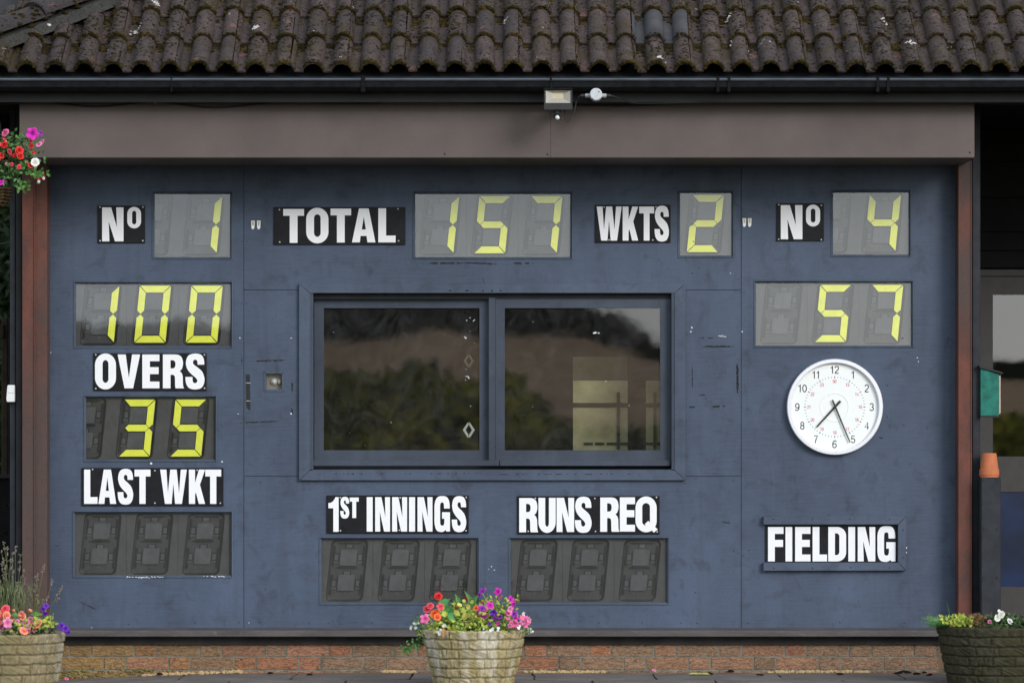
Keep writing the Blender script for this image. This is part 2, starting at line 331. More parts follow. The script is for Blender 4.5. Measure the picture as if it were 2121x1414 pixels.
class MB:
    def __init__(s): s.v = []; s.f = []; s.mi = []
    def add(s, vs, fs, mi=0):
        k = len(s.v); s.v += [tuple(v) for v in vs]
        for f in fs: s.f.append(tuple(i + k for i in f)); s.mi.append(mi)
    def box(s, x0, x1, y0, y1, z0, z1, mi=0):
        x0, x1 = min(x0, x1), max(x0, x1); y0, y1 = min(y0, y1), max(y0, y1); z0, z1 = min(z0, z1), max(z0, z1)
        s.add([(x0, y0, z0), (x1, y0, z0), (x1, y1, z0), (x0, y1, z0), (x0, y0, z1), (x1, y0, z1), (x1, y1, z1), (x0, y1, z1)],
              [(0, 3, 2, 1), (4, 5, 6, 7), (0, 1, 5, 4), (1, 2, 6, 5), (2, 3, 7, 6), (3, 0, 4, 7)], mi)
    def pbox(s, u0, v0, u1, v1, yf, yb, mi=0):
        """box whose front face (at yf) covers photo rectangle u0,v0..u1,v1"""
        s.box(X(u0, yf), X(u1, yf), yf, yb, Z(v1, yf), Z(v0, yf), mi)
    def prism(s, pts, y0, y1, mi=0):
        """convex/any simple polygon [(x,z)] extruded from y0 to y1"""
        n = len(pts); a = [(p[0], y0, p[1]) for p in pts]; b = [(p[0], y1, p[1]) for p in pts]
        tri = tessellate_polygon([[Vector((p[0], p[1], 0)) for p in pts]])
        area = sum(pts[i][0] * pts[(i + 1) % n][1] - pts[(i + 1) % n][0] * pts[i][1] for i in range(n))
        fs = []
        for t in tri:
            (ax, az), (bx, bz), (cx, cz) = (pts[i] for i in t)
            ccw = (bx - ax) * (cz - az) - (cx - ax) * (bz - az) > 0
            tt = t if ccw else t[::-1]
            fs.append(tuple(tt)); fs.append(tuple(i + n for i in tt[::-1]))
        for i in range(n):
            j = (i + 1) % n
            fs.append((i, i + n, j + n, j) if area > 0 else (j, j + n, i + n, i))
        s.add(a + b, fs, mi)
    def pprism(s, pts, yf, yb, mi=0): s.prism([(X(u, yf), Z(v, yf)) for u, v in pts], yf, yb, mi)
    def flat(s, loops, y, mi=0):
        """flat filled polygon with holes (x,z loops) facing -Y"""
        pts = [p for l in loops for p in l]
        tri = tessellate_polygon([[Vector((p[0], p[1], 0)) for p in l] for l in loops])
        fs = []
        for t in tri:
            (ax, az), (bx, bz), (cx, cz) = (pts[i] for i in t)
            ccw = (bx - ax) * (cz - az) - (cx - ax) * (bz - az) > 0
            fs.append(tuple(t) if ccw else tuple(t[::-1]))
        s.add([(p[0], y, p[1]) for p in pts], fs, mi)
    def tube(s, pts, r, n=6, mi=0, cap=True):
        pts = [Vector(p) for p in pts]; rs = r if isinstance(r, (list, tuple)) else [r] * len(pts)
        rings = []; up0 = Vector((0.31, 0.2, 1)).normalized()
        for i, p in enumerate(pts):
            t = (pts[min(i + 1, len(pts) - 1)] - pts[max(i - 1, 0)])
            t = t.normalized() if t.length > 1e-9 else Vector((0, 0, 1))
            a = t.cross(up0); a = a.normalized() if a.length > 1e-3 else t.orthogonal().normalized()
            b = t.cross(a)
            rings.append([p + (a * math.cos(2 * math.pi * k / n) + b * math.sin(2 * math.pi * k / n)) * rs[i] for k in range(n)])
        fs = []
        for i in range(len(pts) - 1):
            for k in range(n):
                fs.append((i * n + k, i * n + (k + 1) % n, (i + 1) * n + (k + 1) % n, (i + 1) * n + k))
        if cap: fs.append(tuple(range(n))[::-1]); fs.append(tuple((len(pts) - 1) * n + k for k in range(n)))
        s.add([v for r_ in rings for v in r_], fs, mi)
    def lathe(s, prof, c, n=24, mi=0, axis='z'):
        vs = []; fs = []
        for r, h in prof:
            for k in range(n):
                a = 2 * math.pi * k / n
                if axis == 'z': vs.append((c[0] + r * math.cos(a), c[1] + r * math.sin(a), c[2] + h))
                elif axis == 'y': vs.append((c[0] + r * math.cos(a), c[1] + h, c[2] + r * math.sin(a)))
                else: vs.append((c[0] + h, c[1] + r * math.cos(a), c[2] + r * math.sin(a)))
        for i in range(len(prof) - 1):
            for k in range(n): fs.append((i * n + k, i * n + (k + 1) % n, (i + 1) * n + (k + 1) % n, (i + 1) * n + k))
        s.add(vs, fs, mi)
    def lump(s, c, rx, ry, rz, jit=.25, mi=0, rot=None):
        t = 0.934; q = 0.357
        base = [(0, 0, 1)] + [(math.cos(2 * math.pi * k / 5) * .894, math.sin(2 * math.pi * k / 5) * .894, .447) for k in range(5)] + \
               [(math.cos(2 * math.pi * (k + .5) / 5) * .894, math.sin(2 * math.pi * (k + .5) / 5) * .894, -.447) for k in range(5)]
        a = R.random() * 6.28; ca, sa = math.cos(a), math.sin(a); vs = []
        for x, y, z in base:
            j = 1 + R.uniform(-jit, jit); x, y = x * ca - y * sa, x * sa + y * ca
            p = Vector((x * rx * j, y * ry * j, z * rz * j))
            if rot: p = rot @ p
            vs.append(Vector(c) + p)
        fs = [(0, k + 1, (k + 1) % 5 + 1) for k in range(5)]
        for k in range(5): fs += [(k + 1, k + 6, (k + 1) % 5 + 1), ((k + 1) % 5 + 1, k + 6, (k + 1) % 5 + 6)]
        s.add(vs, fs, mi)
    def leaf(s, p, d, nrm, L, W, fold=.25, mi=0):
        d = Vector(d).normalized(); nrm = Vector(nrm); b = d.cross(nrm)
        b = b.normalized() if b.length > 1e-4 else d.orthogonal().normalized(); nn = b.cross(d)
        p = Vector(p)
        vs = [p, p + d * L * .45 + b * W * .5 + nn * fold * W, p + d * L - nn * L * .15, p + d * L * .45 - b * W * .5 + nn * fold * W, p + d * L * .5]
        s.add(vs, [(0, 1, 4), (1, 2, 4), (2, 3, 4), (3, 0, 4)], mi)
    def build(s, name, mats, parent=None, smooth=False, bevel=0.0, origin=None, auto=None, mesh_only=False):
        if not isinstance(mats, (list, tuple)): mats = [mats]
        vs = [Vector(v) for v in s.v]
        if origin is None:
            xs = [v.x for v in vs]; ys = [v.y for v in vs]; zs = [v.z for v in vs]
            origin = Vector(((min(xs) + max(xs)) / 2, (min(ys) + max(ys)) / 2, min(zs)))
        origin = Vector(origin)
        me = bpy.data.meshes.new(name)
        me.from_pydata([v - origin for v in vs], [], s.f)
        for m in mats: me.materials.append(m)
        if len(mats) > 1: me.polygons.foreach_set('material_index', s.mi)
        if bevel:
            bm = bmesh.new(); bm.from_mesh(me)
            bmesh.ops.remove_doubles(bm, verts=bm.verts, dist=1e-6)
            ed = [e for e in bm.edges if len(e.link_faces) == 2 and e.calc_face_angle(0) > .5]
            bmesh.ops.bevel(bm, geom=ed, offset=bevel, segments=1, affect='EDGES', profile=.5)
            bm.to_mesh(me); bm.free()
        if smooth: me.polygons.foreach_set('use_smooth', [True] * len(me.polygons))
        if smooth and auto:
            try: me.set_sharp_from_angle(angle=auto)
            except Exception: pass
        me.update()
        if mesh_only: return me
        o = bpy.data.objects.new(name, me); COL.objects.link(o)
        put(o, origin, parent); return o

def put(o, world, parent=None):
    WORLD[o.name] = Vector(world)
    if parent: o.parent = parent; o.location = Vector(world) - wl(parent)
    else: o.location = world

def tag(o, label=None, cat=None, group=None, kind=None):
    if label: o['label'] = label
    if cat: o['category'] = cat
    if group: o['group'] = group
    if kind: o['kind'] = kind
    return o
def empty(name, loc, label, cat, group=None):
    o = bpy.data.objects.new(name, None); COL.objects.link(o); o.empty_display_size = .1
    put(o, loc); return tag(o, label, cat, group)
def inst(name, me, world, parent=None, rot=None, scale=1.0):
    o = bpy.data.objects.new(name, me); COL.objects.link(o); put(o, world, parent)
    if rot is not None:
        if isinstance(rot, Matrix): o.rotation_euler = rot.to_euler()
        else: o.rotation_euler = rot
    if scale != 1.0: o.scale = (scale,) * 3 if not isinstance(scale, (tuple, list)) else scale
    return o

# ================================================================== SETTING
g = MB(); N = 24
g.add([(-400, 1.2, -.12), (400, 1.2, -.12), (400, 60, -.12), (-400, 60, -.12)], [(0, 1, 2, 3)])
g.add([(-400, -70, -.12), (400, -70, -.12), (400, 1.2, -.12), (-400, 1.2, -.12)], [(0, 1, 2, 3)])
tag(g.build('ground', GRASS), 'mown cricket field around the building', None, None, 'structure')

# hill with stubble field behind the camera (seen mirrored in the glass)
hm = MB()
def MR(u, v, Y): return Vector(((u - UC) * (D + Y) / F, -Y, ZC - (v - VH) * (D + Y) / F))
crest = [(-900, 660), (0, 690), (500, 705), (760, 700), (900, 672), (1010, 700), (1100, 712), (1200, 706), (1300, 738), (1400, 775), (1600, 800), (1900, 790), (3000, 780)]
def lerp_tab(tab, u):
    for (a, b), (c, d) in zip(tab, tab[1:]):
        if u <= c: 
            t = max(0, min(1, (u - a) / (c - a))); t = t * t * (3 - 2 * t); return b + (d - b) * t
    return tab[-1][1]
us = [-900 + 60 * i for i in range(66)]
rows = []
for Y, k in ((70, 0), (110, .28), (150, .55), (200, .82), (240, 1.0)):
    rr = []
    for u in us:
        top = MR(u, lerp_tab(crest, u), 240)
        rr.append(Vector((top.x * 1.0, -Y, -.12 + (top.z + .12) * k + (R.uniform(-.15, .15) if 0 < k < 1 else 0))))
    rows.append(rr)
rows.append([Vector((p.x * 1.3, -420, p.z - 6)) for p in rows[-1]])
for i in range(len(rows) - 1):
    for j in range(len(us) - 1):
        hm.add([rows[i][j], rows[i][j + 1], rows[i + 1][j + 1], rows[i + 1][j]], [(0, 3, 2, 1)])
tag(hm.build('hill', FIELD, smooth=True), 'brown stubble hillside across the cricket field', None, None, 'structure')

tl = MB()
treetop = [(-900, 560), (0, 560), (700, 570), (1000, 600), (1130, 625), (1190, 640), (1240, 678), (1300, 692), (1340, 722), (1370, 752), (1500, 775), (1900, 770), (3000, 765)]
for i in range(11000):
    u = R.uniform(-900, 2900); top = lerp_tab(treetop, u) + 18 * noise.noise(Vector((u * .012, 3, 1))) + 10 * noise.noise(Vector((u * .04, 9, 1)))
    bot = lerp_tab(crest, u) + 6
    if top > bot - 4: top = bot - 4
    v = bot + (top - bot) * R.random() ** .8
    p = MR(u, v, R.uniform(242, 252)); a = R.random() * 6.28
    tl.leaf(p, (math.cos(a), .3, math.sin(a)), (R.uniform(-1, 1), 1, R.uniform(-.3, 1)), R.uniform(.7, 1.5), R.uniform(.6, 1.1))
tag(tl.build('far_wood', FARLEAF), 'dark wood along the crest of the hill', None, None, 'stuff')

bs = MB()
bushtop = [(-900, 800), (0, 790), (500, 795), (680, 775), (860, 765), (900, 775), (990, 785), (1080, 800), (1110, 830), (1150, 880), (1200, 915), (1300, 925), (1400, 905), (1900, 880), (3000, 870)]
for i in range(15000):
    u = R.uniform(-700, 2700)
    top = lerp_tab(bushtop, u) + 22 * noise.noise(Vector((u * .011, 5, 2))) + 10 * noise.noise(Vector((u * .05, 1, 6)))
    v = 992 + (top - 992) * R.random() ** .75
    p = MR(u, v, R.uniform(58, 63)); a = R.random() * 6.28
    bs.leaf(p, (math.cos(a), .3, math.sin(a)), (R.uniform(-1, 1), 1, R.uniform(-.2, 1)), R.uniform(.2, .42), R.uniform(.15, .3))
tag(bs.build('boundary_bushes', BUSHLEAF), 'olive and yellow bushes along the field boundary', None, None, 'stuff')

# ---------------------------------------------------------------- paving
pv = MB(); pv.box(-4.2, 5.2, -2.9, 0.0, -.13, -.055)
pave = tag(pv.build('pavement', MORTAR), 'grey paving at the foot of the brick plinth', None, None, 'structure')
def slab_mesh(x0, x1, y0, y1, z0, z1, zr):
    b = MB(); nx, ny = 5, 5; top = []
    j = lambda: R.uniform(-.008, .008)
    for a in range(nx):
        for c in range(ny):
            fx, fy = a / (nx - 1), c / (ny - 1)
            x = x0 + (x1 - x0) * fx + (j() if a in (0, nx - 1) else 0); y = y0 + (y1 - y0) * fy + (j() if c in (0, ny - 1) else 0)
            edge = (a in (0, nx - 1)) or (c in (0, ny - 1))
            z = z1 + (zr - z1) * fx + R.uniform(-.0015, .0015) - (.004 if edge else 0)
            top.append((x, y, z))
    fs = [(a * ny + c, (a + 1) * ny + c, (a + 1) * ny + c + 1, a * ny + c + 1) for a in range(nx - 1) for c in range(ny - 1)]
    rim = [c for c in range(0, nx * ny, ny)] + [(nx - 1) * ny + c for c in range(1, ny)] + [a * ny + ny - 1 for a in range(nx - 2, -1, -1)] + [c for c in range(ny - 2, 0, -1)]
    low = [(top[i][0], top[i][1], z0) for i in rim]; n0 = len(top)
    for k in range(len(rim)):
        kk = (k + 1) % len(rim); fs.append((rim[k], n0 + k, n0 + kk, rim[kk]))
    b.add(top + low, fs); return b
joints = [-170, 120, 385, 617, 857, 1104, 1350, 1606, 1850, 2100, 2340, 2580]
def gz(x):  # settled paving towards the left end
    return -.037 * max(0, min(1, (X(480) - x) / (X(480) - X(120)))) ** 1.0
yb = -.045
for r_ in range(4):
    ya, yc = yb - .62, yb
    for a, c in zip(joints, joints[1:]):
        off = (.31 if r_ % 2 else 0)
        xa, xc = X(a) + off + .006, X(c) + off - .006
        slab_mesh(xa, xc, ya + .006, yc, -.052, gz(xa), gz(xc)).build('paving_slab', PAVE, pave)
    yb = ya - .004
sn = MB()
for i in range(420):
    u = R.choice([R.uniform(790, 860), R.uniform(1090, 1250), R.uniform(1590, 1800), R.uniform(300, 500)])
    x = X(u); sn.lump((x, -.043 - abs(R.gauss(0, .012)), gz(x) + .0), R.uniform(.008, .022), R.uniform(.006, .012), R.uniform(.004, .014), .3)
tag(sn.build('sand', SAND), 'strip of sandy grit where paving meets the plinth', None, None, 'stuff')

# ================================================================== BUILDING
house = empty('pavilion', (0, 1.5, 0), 'dark blue cricket scorebox pavilion with mossy tiled roof and brick plinth', 'building')

# painted board panels with openings
disp = {  # name: (u0, v0, u1, v1)
 'no_l': (320, 402, 476, 532), 'total': (860, 402, 1181, 532), 'wkts': (1409, 400, 1515, 529), 'no_r': (1726, 399, 1882, 527),
 'bat_l': (157, 588, 477, 716), 'bat_r': (1566, 586, 1887, 715), 'overs': (178, 824, 444, 951), 'last': (155, 1063, 477, 1191),
 'first': (666, 1117, 988, 1247), 'req': (1058, 1117, 1381, 1247)}
BZ = 6.0
def hole(k): a, b, c, d = disp[k]; return (a - BZ, b - BZ, c + BZ, d + BZ)
LB = (551.5, 774, 583.8, 806)
def panel(u0, v0, u1, v1, holes, yf=0.0, th=.016):
    xs = sorted({u0, u1, *[h[0] for h in holes], *[h[2] for h in holes]}); vs_ = sorted({v0, v1, *[h[1] for h in holes], *[h[3] for h in holes]})
    b = MB(); inh = lambda u, v: any(h[0] < u < h[2] and h[1] < v < h[3] for h in holes)
    for a, c in zip(xs, xs[1:]):
        for d, e in zip(vs_, vs_[1:]):
            if inh((a + c) / 2, (d + e) / 2): continue
            q = [(X(a), yf, Z(e)), (X(c), yf, Z(e)), (X(c), yf, Z(d)), (X(a), yf, Z(d))]
            b.add(q + [(p[0], yf + th, p[2]) for p in q], [(0, 1, 2, 3), (7, 6, 5, 4)])
    def wall(a, d, c, e, flip):
        q = [(X(a), yf, Z(d)), (X(c), yf, Z(e)), (X(c), yf + th, Z(e)), (X(a), yf + th, Z(d))]
        b.add(q, [(0, 1, 2, 3) if flip else (3, 2, 1, 0)])
    for (a, d, c, e, fl) in [(u0, v0, u1, v1, False)] + [(*h, True) for h in holes]:
        wall(a, d, c, d, fl); wall(c, d, c, e, fl); wall(c, e, a, e, fl); wall(a, e, a, d, fl)
    return b.build('plywood_panel', BOARD, house)
panel(90, 330, 504.6, 1300, [hole(k) for k in ('no_l', 'bat_l', 'overs', 'last')])
panel(505.6, 330, 1534.6, 600, [hole('total'), hole('wkts')])
panel(1535.8, 330, 2012, 1300, [hole('no_r'), hole('bat_r')])
panel(505.6, 986.4, 1534.8, 1300, [hole('first'), hole('req')])
panel(505.6, 601.0, 640.5, 985.4, [(LB[0] - 5, LB[1] - 5, LB[2] + 5, LB[3] + 5)])
panel(1399.5, 601.0, 1534.8, 985.4, [])

bk = MB(); bk.box(X(60), X(641), .12, .13, Z(1300), Z(330)); bk.box(X(1399), X(2012), .12, .13, Z(1300), Z(330))
bk.box(X(641), X(1399), .12, .13, Z(606), Z(330)); bk.box(X(641), X(1399), .12, .13, Z(1300), Z(974))
bk.build('backing_wall', INSIDE, house)

# interior room seen through the window
rm = MB(); rx0, rx1 = X(560), X(1480); rz0, rz1 = Z(1250), Z(520)
rm.box(rx0, rx1, 2.6, 2.65, rz0, rz1); rm.box(rx0 - .05, rx0, .13, 2.65, rz0, rz1); rm.box(rx1, rx1 + .05, .13, 2.65, rz0, rz1)
rm.box(rx0, rx1, .13, 2.6, rz0 - .05, rz0); rm.box(rx0, rx1, .13, 2.6, rz1, rz1 + .05)
rm.build('interior_room', INSIDE, house)

# side and rear shell
sh = MB(); sh.box(X(60), X(64), .13, 3.4, 0, Z(330)); sh.box(X(2024), X(2028), .0, 1.45, 0, Z(225)); sh.box(X(60), 9, 3.4, 3.45, 0, 3.4)
sh.build('shell_wall', BLACKPAINT, house)

# nail heads and scars
nl = MB()
def nail(u, v, r=1.3): nl.lathe([(0, -.0022), (r * .0027 * .7, -.002), (r * .0027, -.0004)], (X(u), 0, Z(v)), 7, axis='y')
for u, v in [(501, 500), (512, 500), (500, 628), (511, 628), (499, 876), (511, 876), (352, 1290), (266, 1292), (405, 1290), (495, 1288), (537, 1288), (680, 1289), (1060, 1289),
             (1240, 1289), (1410, 1290), (1444, 1290), (1550, 1290), (1740, 1288), (1873, 1290), (1434, 566), (1530, 579), (1503, 771), (1418, 1000), (1521, 955), (1519, 995), (1535, 843), (1548, 848),
             (1838, 798), (1618, 873), (1838, 863), (1921, 885), (1872, 880), (1540, 1150), (1520, 1140), (1441, 1227), (1551, 1139), (1717, 1066), (1765, 1065), (240, 1050), (1170, 1015),
             (1434, 465), (1436, 500), (1447, 555), (540, 998), (550, 1220), (1870, 700), (1885, 960), (110, 700), (115, 900), (118, 1130), (1965, 700), (1965, 900), (1965, 1150), (640, 1289), (770, 1289), (900, 1289), (1180, 1289), (1330, 1289)]: nail(u, v)
tag(nl.build('nail_heads', NAIL, house), kind='stuff')
fk = MB()
for u, v, r in [(497, 700, 1.8), (603, 700, 1.8), (493, 857, 1.6), (603, 857, 1.8), (1433, 679, 1.7), (1431, 687, 1.6), (1513, 566, 1.5), (1537, 687, 1.5), (313, 960, 2.4), (460, 956, 2.0), (190, 1300, 1.2), (1900, 741, 1.4), (1902, 749, 1.2), (1877, 1134, 1.5), (1877, 1144, 1.4), (516, 1289, 1.6), (1018, 1173, 1.2), (1012, 1178, 1.0), (1024, 1180, 1.0), (105, 730, 1.2)]:
    fk.lump((X(u), -.0012, Z(v)), r * .0027, .0012, r * .0027 * R.uniform(.6, 1.3), .4)
for u0, u1, v in [(1494, 1506, 697), (1490, 1502, 695.5), (262, 340, 1194.5), (285, 312, 1196), (420, 470, 1193.5), (880, 905, 1291)]:
    for q in range(int((u1 - u0) / 3)):
        u = u0 + q * 3 + R.uniform(-1, 1)
        if R.random() < .65: fk.lump((X(u), -.0045 if v > 1190 and v < 1200 else -.0012, Z(v + R.uniform(-1, 1))), .005, .0015, .0022, .5)
tag(fk.build('paint_flecks', FLECK, house), kind='stuff')
sc = MB()
def scar(u0, v0, u1, v1, th=3.0, y=-.0008, frac=.75):
    vert = abs(v1 - v0) > abs(u1 - u0); n = max(4, int(max(abs(u1 - u0), abs(v1 - v0)) / 1.7)); sd = R.uniform(0, 99)
    run = []
    def flush():
        if len(run) < 2: run.clear(); return
        lo = [(p[0] + (p[2] if vert else 0), p[1] + (0 if vert else p[2])) for p in run]; hi = [(p[0] - (p[3] if vert else 0), p[1] - (0 if vert else p[3])) for p in run]
        for i in range(len(run) - 1):
            q = [lo[i], lo[i + 1], hi[i + 1], hi[i]]
            vs_ = [(X(u), y, Z(v)) for u, v in q]; sc.add(vs_, [(0, 1, 2, 3) if not vert else (3, 2, 1, 0)])
        run.clear()
    for i in range(n + 1):
        t = i / n; k = noise.noise(Vector((t * n * .2, sd, 1))) + (frac - .45) * 1.3
        if k < 0: flush(); continue
        e_ = min(1, t * 6, (1 - t) * 6) * .8 + .2
        run.append((u0 + (u1 - u0) * t, v0 + (v1 - v0) * t, th * e_ * R.uniform(.2, .62), th * e_ * R.uniform(.2, .62)))
    flush()
for a in [(888, 545, 960, 545, 4, ), (960, 544, 1030, 547, 3.4), (1062, 545, 1108, 546, 3.5), (524, 747.5, 590, 746, 3.5), (500, 875, 580, 872, 2.6), (1455, 717.5, 1520, 717.5, 3.6), (1448, 700, 1480, 700, 2), (1527, 752, 1528, 818, 5),
          (1434, 758, 1434, 806, 2), (1475, 842, 1503, 841, 4), (1427, 843, 1440, 843, 3), (1448, 818, 1462, 817, 2), (605, 784, 605, 812, 3.5), (604, 845, 606, 856, 3), (500, 742, 502, 752, 2), (1000, 575, 1004, 590, 1.2), (165, 1245, 200, 1262, 2), (1495, 1080, 1512, 1083, 2), (1820, 905, 1832, 908, 3)]: scar(*a)
for a in [(920, 602, 1052, 602.5, 4), (842, 593, 872, 592, 2.6), (650, 981, 1000, 980, 2.0), (1000, 982, 1330, 981, 1.6)]: scar(*a, y=-.0235, frac=.38)
tag(sc.build('bare_patches', RAWPLY, house), kind='stuff')

# ---- window
win = bpy.data.objects.new('window', None); COL.objects.link(win); put(win, P(1020, 994), house)
def trim4(o, i, yf, yb, name, mat, parent, bev=.002):
    (a, b, c, d), (e, f, g_, h) = o, i; gp = .25
    for pts in ([(a, b), (c, b), (g_ - gp, f), (e + gp, f)], [(c, b + gp), (c, d - gp), (g_, h - gp), (g_, f + gp)], [(c, d), (a, d), (e + gp, h), (g_ - gp, h)], [(a, d - gp), (a, b + gp), (e, f + gp), (e, h - gp)]):
        m = MB(); m.pprism(pts, yf, yb); m.build(name, mat, parent, bevel=bev)
trim4((619, 587, 1420, 994.5), (642, 607, 1397, 973.5), -.022, -.0005, 'trim_board', TRIM, win)
ln = MB()
ln.pbox(640, 604, 648.5, 976, -.018, .12); ln.build('window_reveal', SASH, win)
ln = MB(); ln.pbox(1391, 604, 1399, 976, -.018, .12); ln.build('window_reveal', SASH, win)
ln = MB(); ln.box(X(641), X(1398), .1, .118, Z(976, .1), Z(948, .1)); ln.build('back_stop', DARKTIMBER, win)
ln = MB(); ln.box(X(640), X(1399), .026, .12, Z(619, .026), Z(600, .026)); ln.build('window_head', DARKTIMBER, win)
ln = MB(); ln.box(X(640), X(1399), -.018, .12, Z(981, 0), Z(972, 0)); ln.build('window_sill', TRIM, win)
def sash(a, b, c, d, gl, yf, yb):
    e, f, g_, h = gl; m = MB()
    m.pbox(a, b, e, d, yf, yb); m.pbox(g_, b, c, d, yf, yb); m.pbox(e, b, g_, f, yf + .001, yb); m.pbox(e, h, g_, d, yf + .001, yb)
    o = m.build('sash', SASH, win)
    p = MB(); p.add([P(e - 3, h + 3, yf + .012), P(g_ + 3, h + 3, yf + .012), P(g_ + 3, f - 3, yf + .012), P(e - 3, f - 3, yf + .012)], [(0, 1, 2, 3)])
    o2 = p.build('pane', WGLASS, win, origin=P((e + g_) / 2, (f + h) / 2, yf + .012)); return o2
PL = sash(651, 617, 1013, 953, (670.5, 638, 993, 932), .062, .095)
PR = sash(1026, 617, 1390, 953, (1045.5, 638, 1367.5, 932), .028, .060)
PR.rotation_euler = (math.radians(.06), 0, math.radians(.05)); PL.rotation_euler = (math.radians(-.03), 0, math.radians(-.04))
m = MB(); m.pbox(1012, 616, 1025.6, 955, .020, .06); m.build('meeting_stile', SASH, win, bevel=.002)
m = MB(); m.pbox(648, 952.5, 1034, 964.5, .008, .03); m.pbox(1035.2, 952.5, 1389, 964.5, .008, .03); m.build('slide_track', SASH, win, bevel=.0015)
wf = MB()
for i in range(15):
    u, v = R.choice([(R.uniform(960, 992), R.uniform(650, 800)), (R.uniform(680, 990), R.uniform(650, 925)), (R.uniform(1060, 1360), R.uniform(650, 925)), (975, R.uniform(835, 860))])
    yy = .0735 if u < 1012 else .0395
    wf.lump(P(u, v, yy), .0025 * R.uniform(.4, 1.3), .0005, .003 * R.uniform(.3, 1.6), .4)
for u, v in [(1234, 689), (1240, 690), (1231, 690)]: wf.lump(P(u, v, .0395), .008, .0006, .005, .3)
for q in range(12): wf.lump(P(965 + R.uniform(-3, 18), R.choice([660, 664, 700, 780, 783]) + R.uniform(-4, 4), .0735), .003, .0006, .004, .4)
tag(wf.build('glass_flecks', FLECK, win), kind='stuff')

# ---- beam, fascia, gutter, soffit
bY = -.55
m = MB(); m.box(X(40, bY), X(2018.5, bY), bY, .0, Z(327, bY), Z(196, bY)); bm_ = m.build('support_beam', BEAM, house, bevel=.003)
m = MB()
for u, v in [(921, 319), (1134, 320), (2009, 316)]: m.lathe([(0, -.004), (.004, -.003), (.0055, 0)], P(u, v, bY), 8, axis='y')
m.build('bolt', NAIL, bm_)
m = MB(); m.box(X(1140.2, bY), X(1141, bY), bY - .0006, bY + .002, Z(326, bY), Z(226, bY)); m.build('joint_line', NAIL, bm_)
fY = -.66
m = MB(); m.box(-4.0, 5.2, fY, fY + .03, Z(212, fY), Z(172, fY)); m.build('fascia_board', FASCIA, house, bevel=.002)
m = MB(); m.box(-4.0, 5.2, fY + .03, 3.4, Z(205, fY), Z(203, fY)); m.build('soffit', BLACKPAINT, house)
gY = -.79
gt = MB(); z1 = Z(160.5, gY); zb = Z(187, gY); prof = [(gY, z1), (gY + .010, z1), (gY + .010, z1 - .018), (gY + .006, z1 - .021), (gY + .010, z1 - .05), (gY + .03, zb), (fY - .02, zb), (fY - .004, zb + .02), (fY - .004, z1 - .01)]
inn = [(fY - .010, z1 - .01), (fY - .010, zb + .024), (fY - .022, zb + .006), (gY + .032, zb + .006), (gY + .016, z1 - .05), (gY + .018, z1 - .004), (gY + .002, z1 - .004)]
# lip band then face
full = [(gY, z1 - .018), (gY, z1)] + [(gY + .012, z1), (gY + .012, zb + .02), (gY + .03, zb + .006), (fY - .02, zb + .006), (fY - .006, zb + .024), (fY - .006, z1 - .006), (fY - .001, z1 - .006), (fY - .001, zb + .018), (fY - .016, zb), (gY + .028, zb), (gY + .006, zb + .018), (gY + .005, z1 - .018)]
n = len(full)
va = [(-4.0, y, z) for y, z in full]; vb = [(5.2, y, z) for y, z in full]
gt.add(va + vb, [(i, (i + 1) % n, (i + 1) % n + n, i + n) for i in range(n)])
gut = gt.build('gutter', GUTTER, house)
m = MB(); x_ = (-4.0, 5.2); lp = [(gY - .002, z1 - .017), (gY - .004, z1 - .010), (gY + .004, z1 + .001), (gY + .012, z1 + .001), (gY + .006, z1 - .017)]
m.add([(x_[0], y, z) for y, z in lp] + [(x_[1], y, z) for y, z in lp], [(i, (i + 1) % 5, (i + 1) % 5 + 5, i + 5) for i in range(5)]); m.build('gutter_lip', GUTLIP_SHEEN, gut)
for u, wd in [(355, 3), (752, 9), (1141, 4), (1487, 6), (1510, 6), (1818, 6), (1840, 6)]:
    m = MB(); x = X(u, gY); hw = wd * .0013
    m.box(x - hw, x + hw, gY - .004, gY + .002, z1 - .022, z1 + .004); m.box(x - hw, x + hw, gY - .001, gY + .012, zb - .008, z1 - .022)
    m.box(x - hw, x + hw, gY + .004, fY - .001, zb - .009, zb - .002)
    m.build('gutter_bracket', GUTTER, gut)

# ---- roof
TH = math.radians(36); cT, sT = math.cos(TH), math.sin(TH)
eY = -.715; eZ = Z(154, eY)
GA = .302; TW = 2 * 59.2 * (D + eY) / F; L0 = GA + .055
XS = X(1075, eY)      # a tile seam
RM = Matrix(((1, 0, 0), (0, cT, -sT), (0, sT, cT)))    # slope frame: local y runs up the slope
def RP(x, s, h): return Vector((x, eY + s * cT - h * sT, eZ + s * sT + h * cT))
roof_m = MB(); roof_m.add([RP(-4.6, .02, -.03), RP(5.4, .02, -.03), RP(5.4, 4.6, -.03), RP(-.8, 4.6, -.03)], [(0, 1, 2, 3)])
roof_m.add([RP(5.4, 4.6, -.03), RP(-.8, 4.6, -.03), (-.8, 5.5, 2.5), (5.4, 5.5, 2.5)], [(1, 0, 3, 2)])
roof = roof_m.build('roof', DARKTIMBER, house)
rw = TW / 2
def prof_h(x):
    """tile profile: crest of a roll sits 0.031 left of the seam (x=0)"""
    c = -.031; k = round((x - c) / rw); dx = abs(x - c - k * rw); hw = .0535
    if dx >= hw: return 0.0 + .002 * math.cos((dx - hw) * 60)
    t = dx / hw; return .062 * (1 - t ** 2.0) ** .58
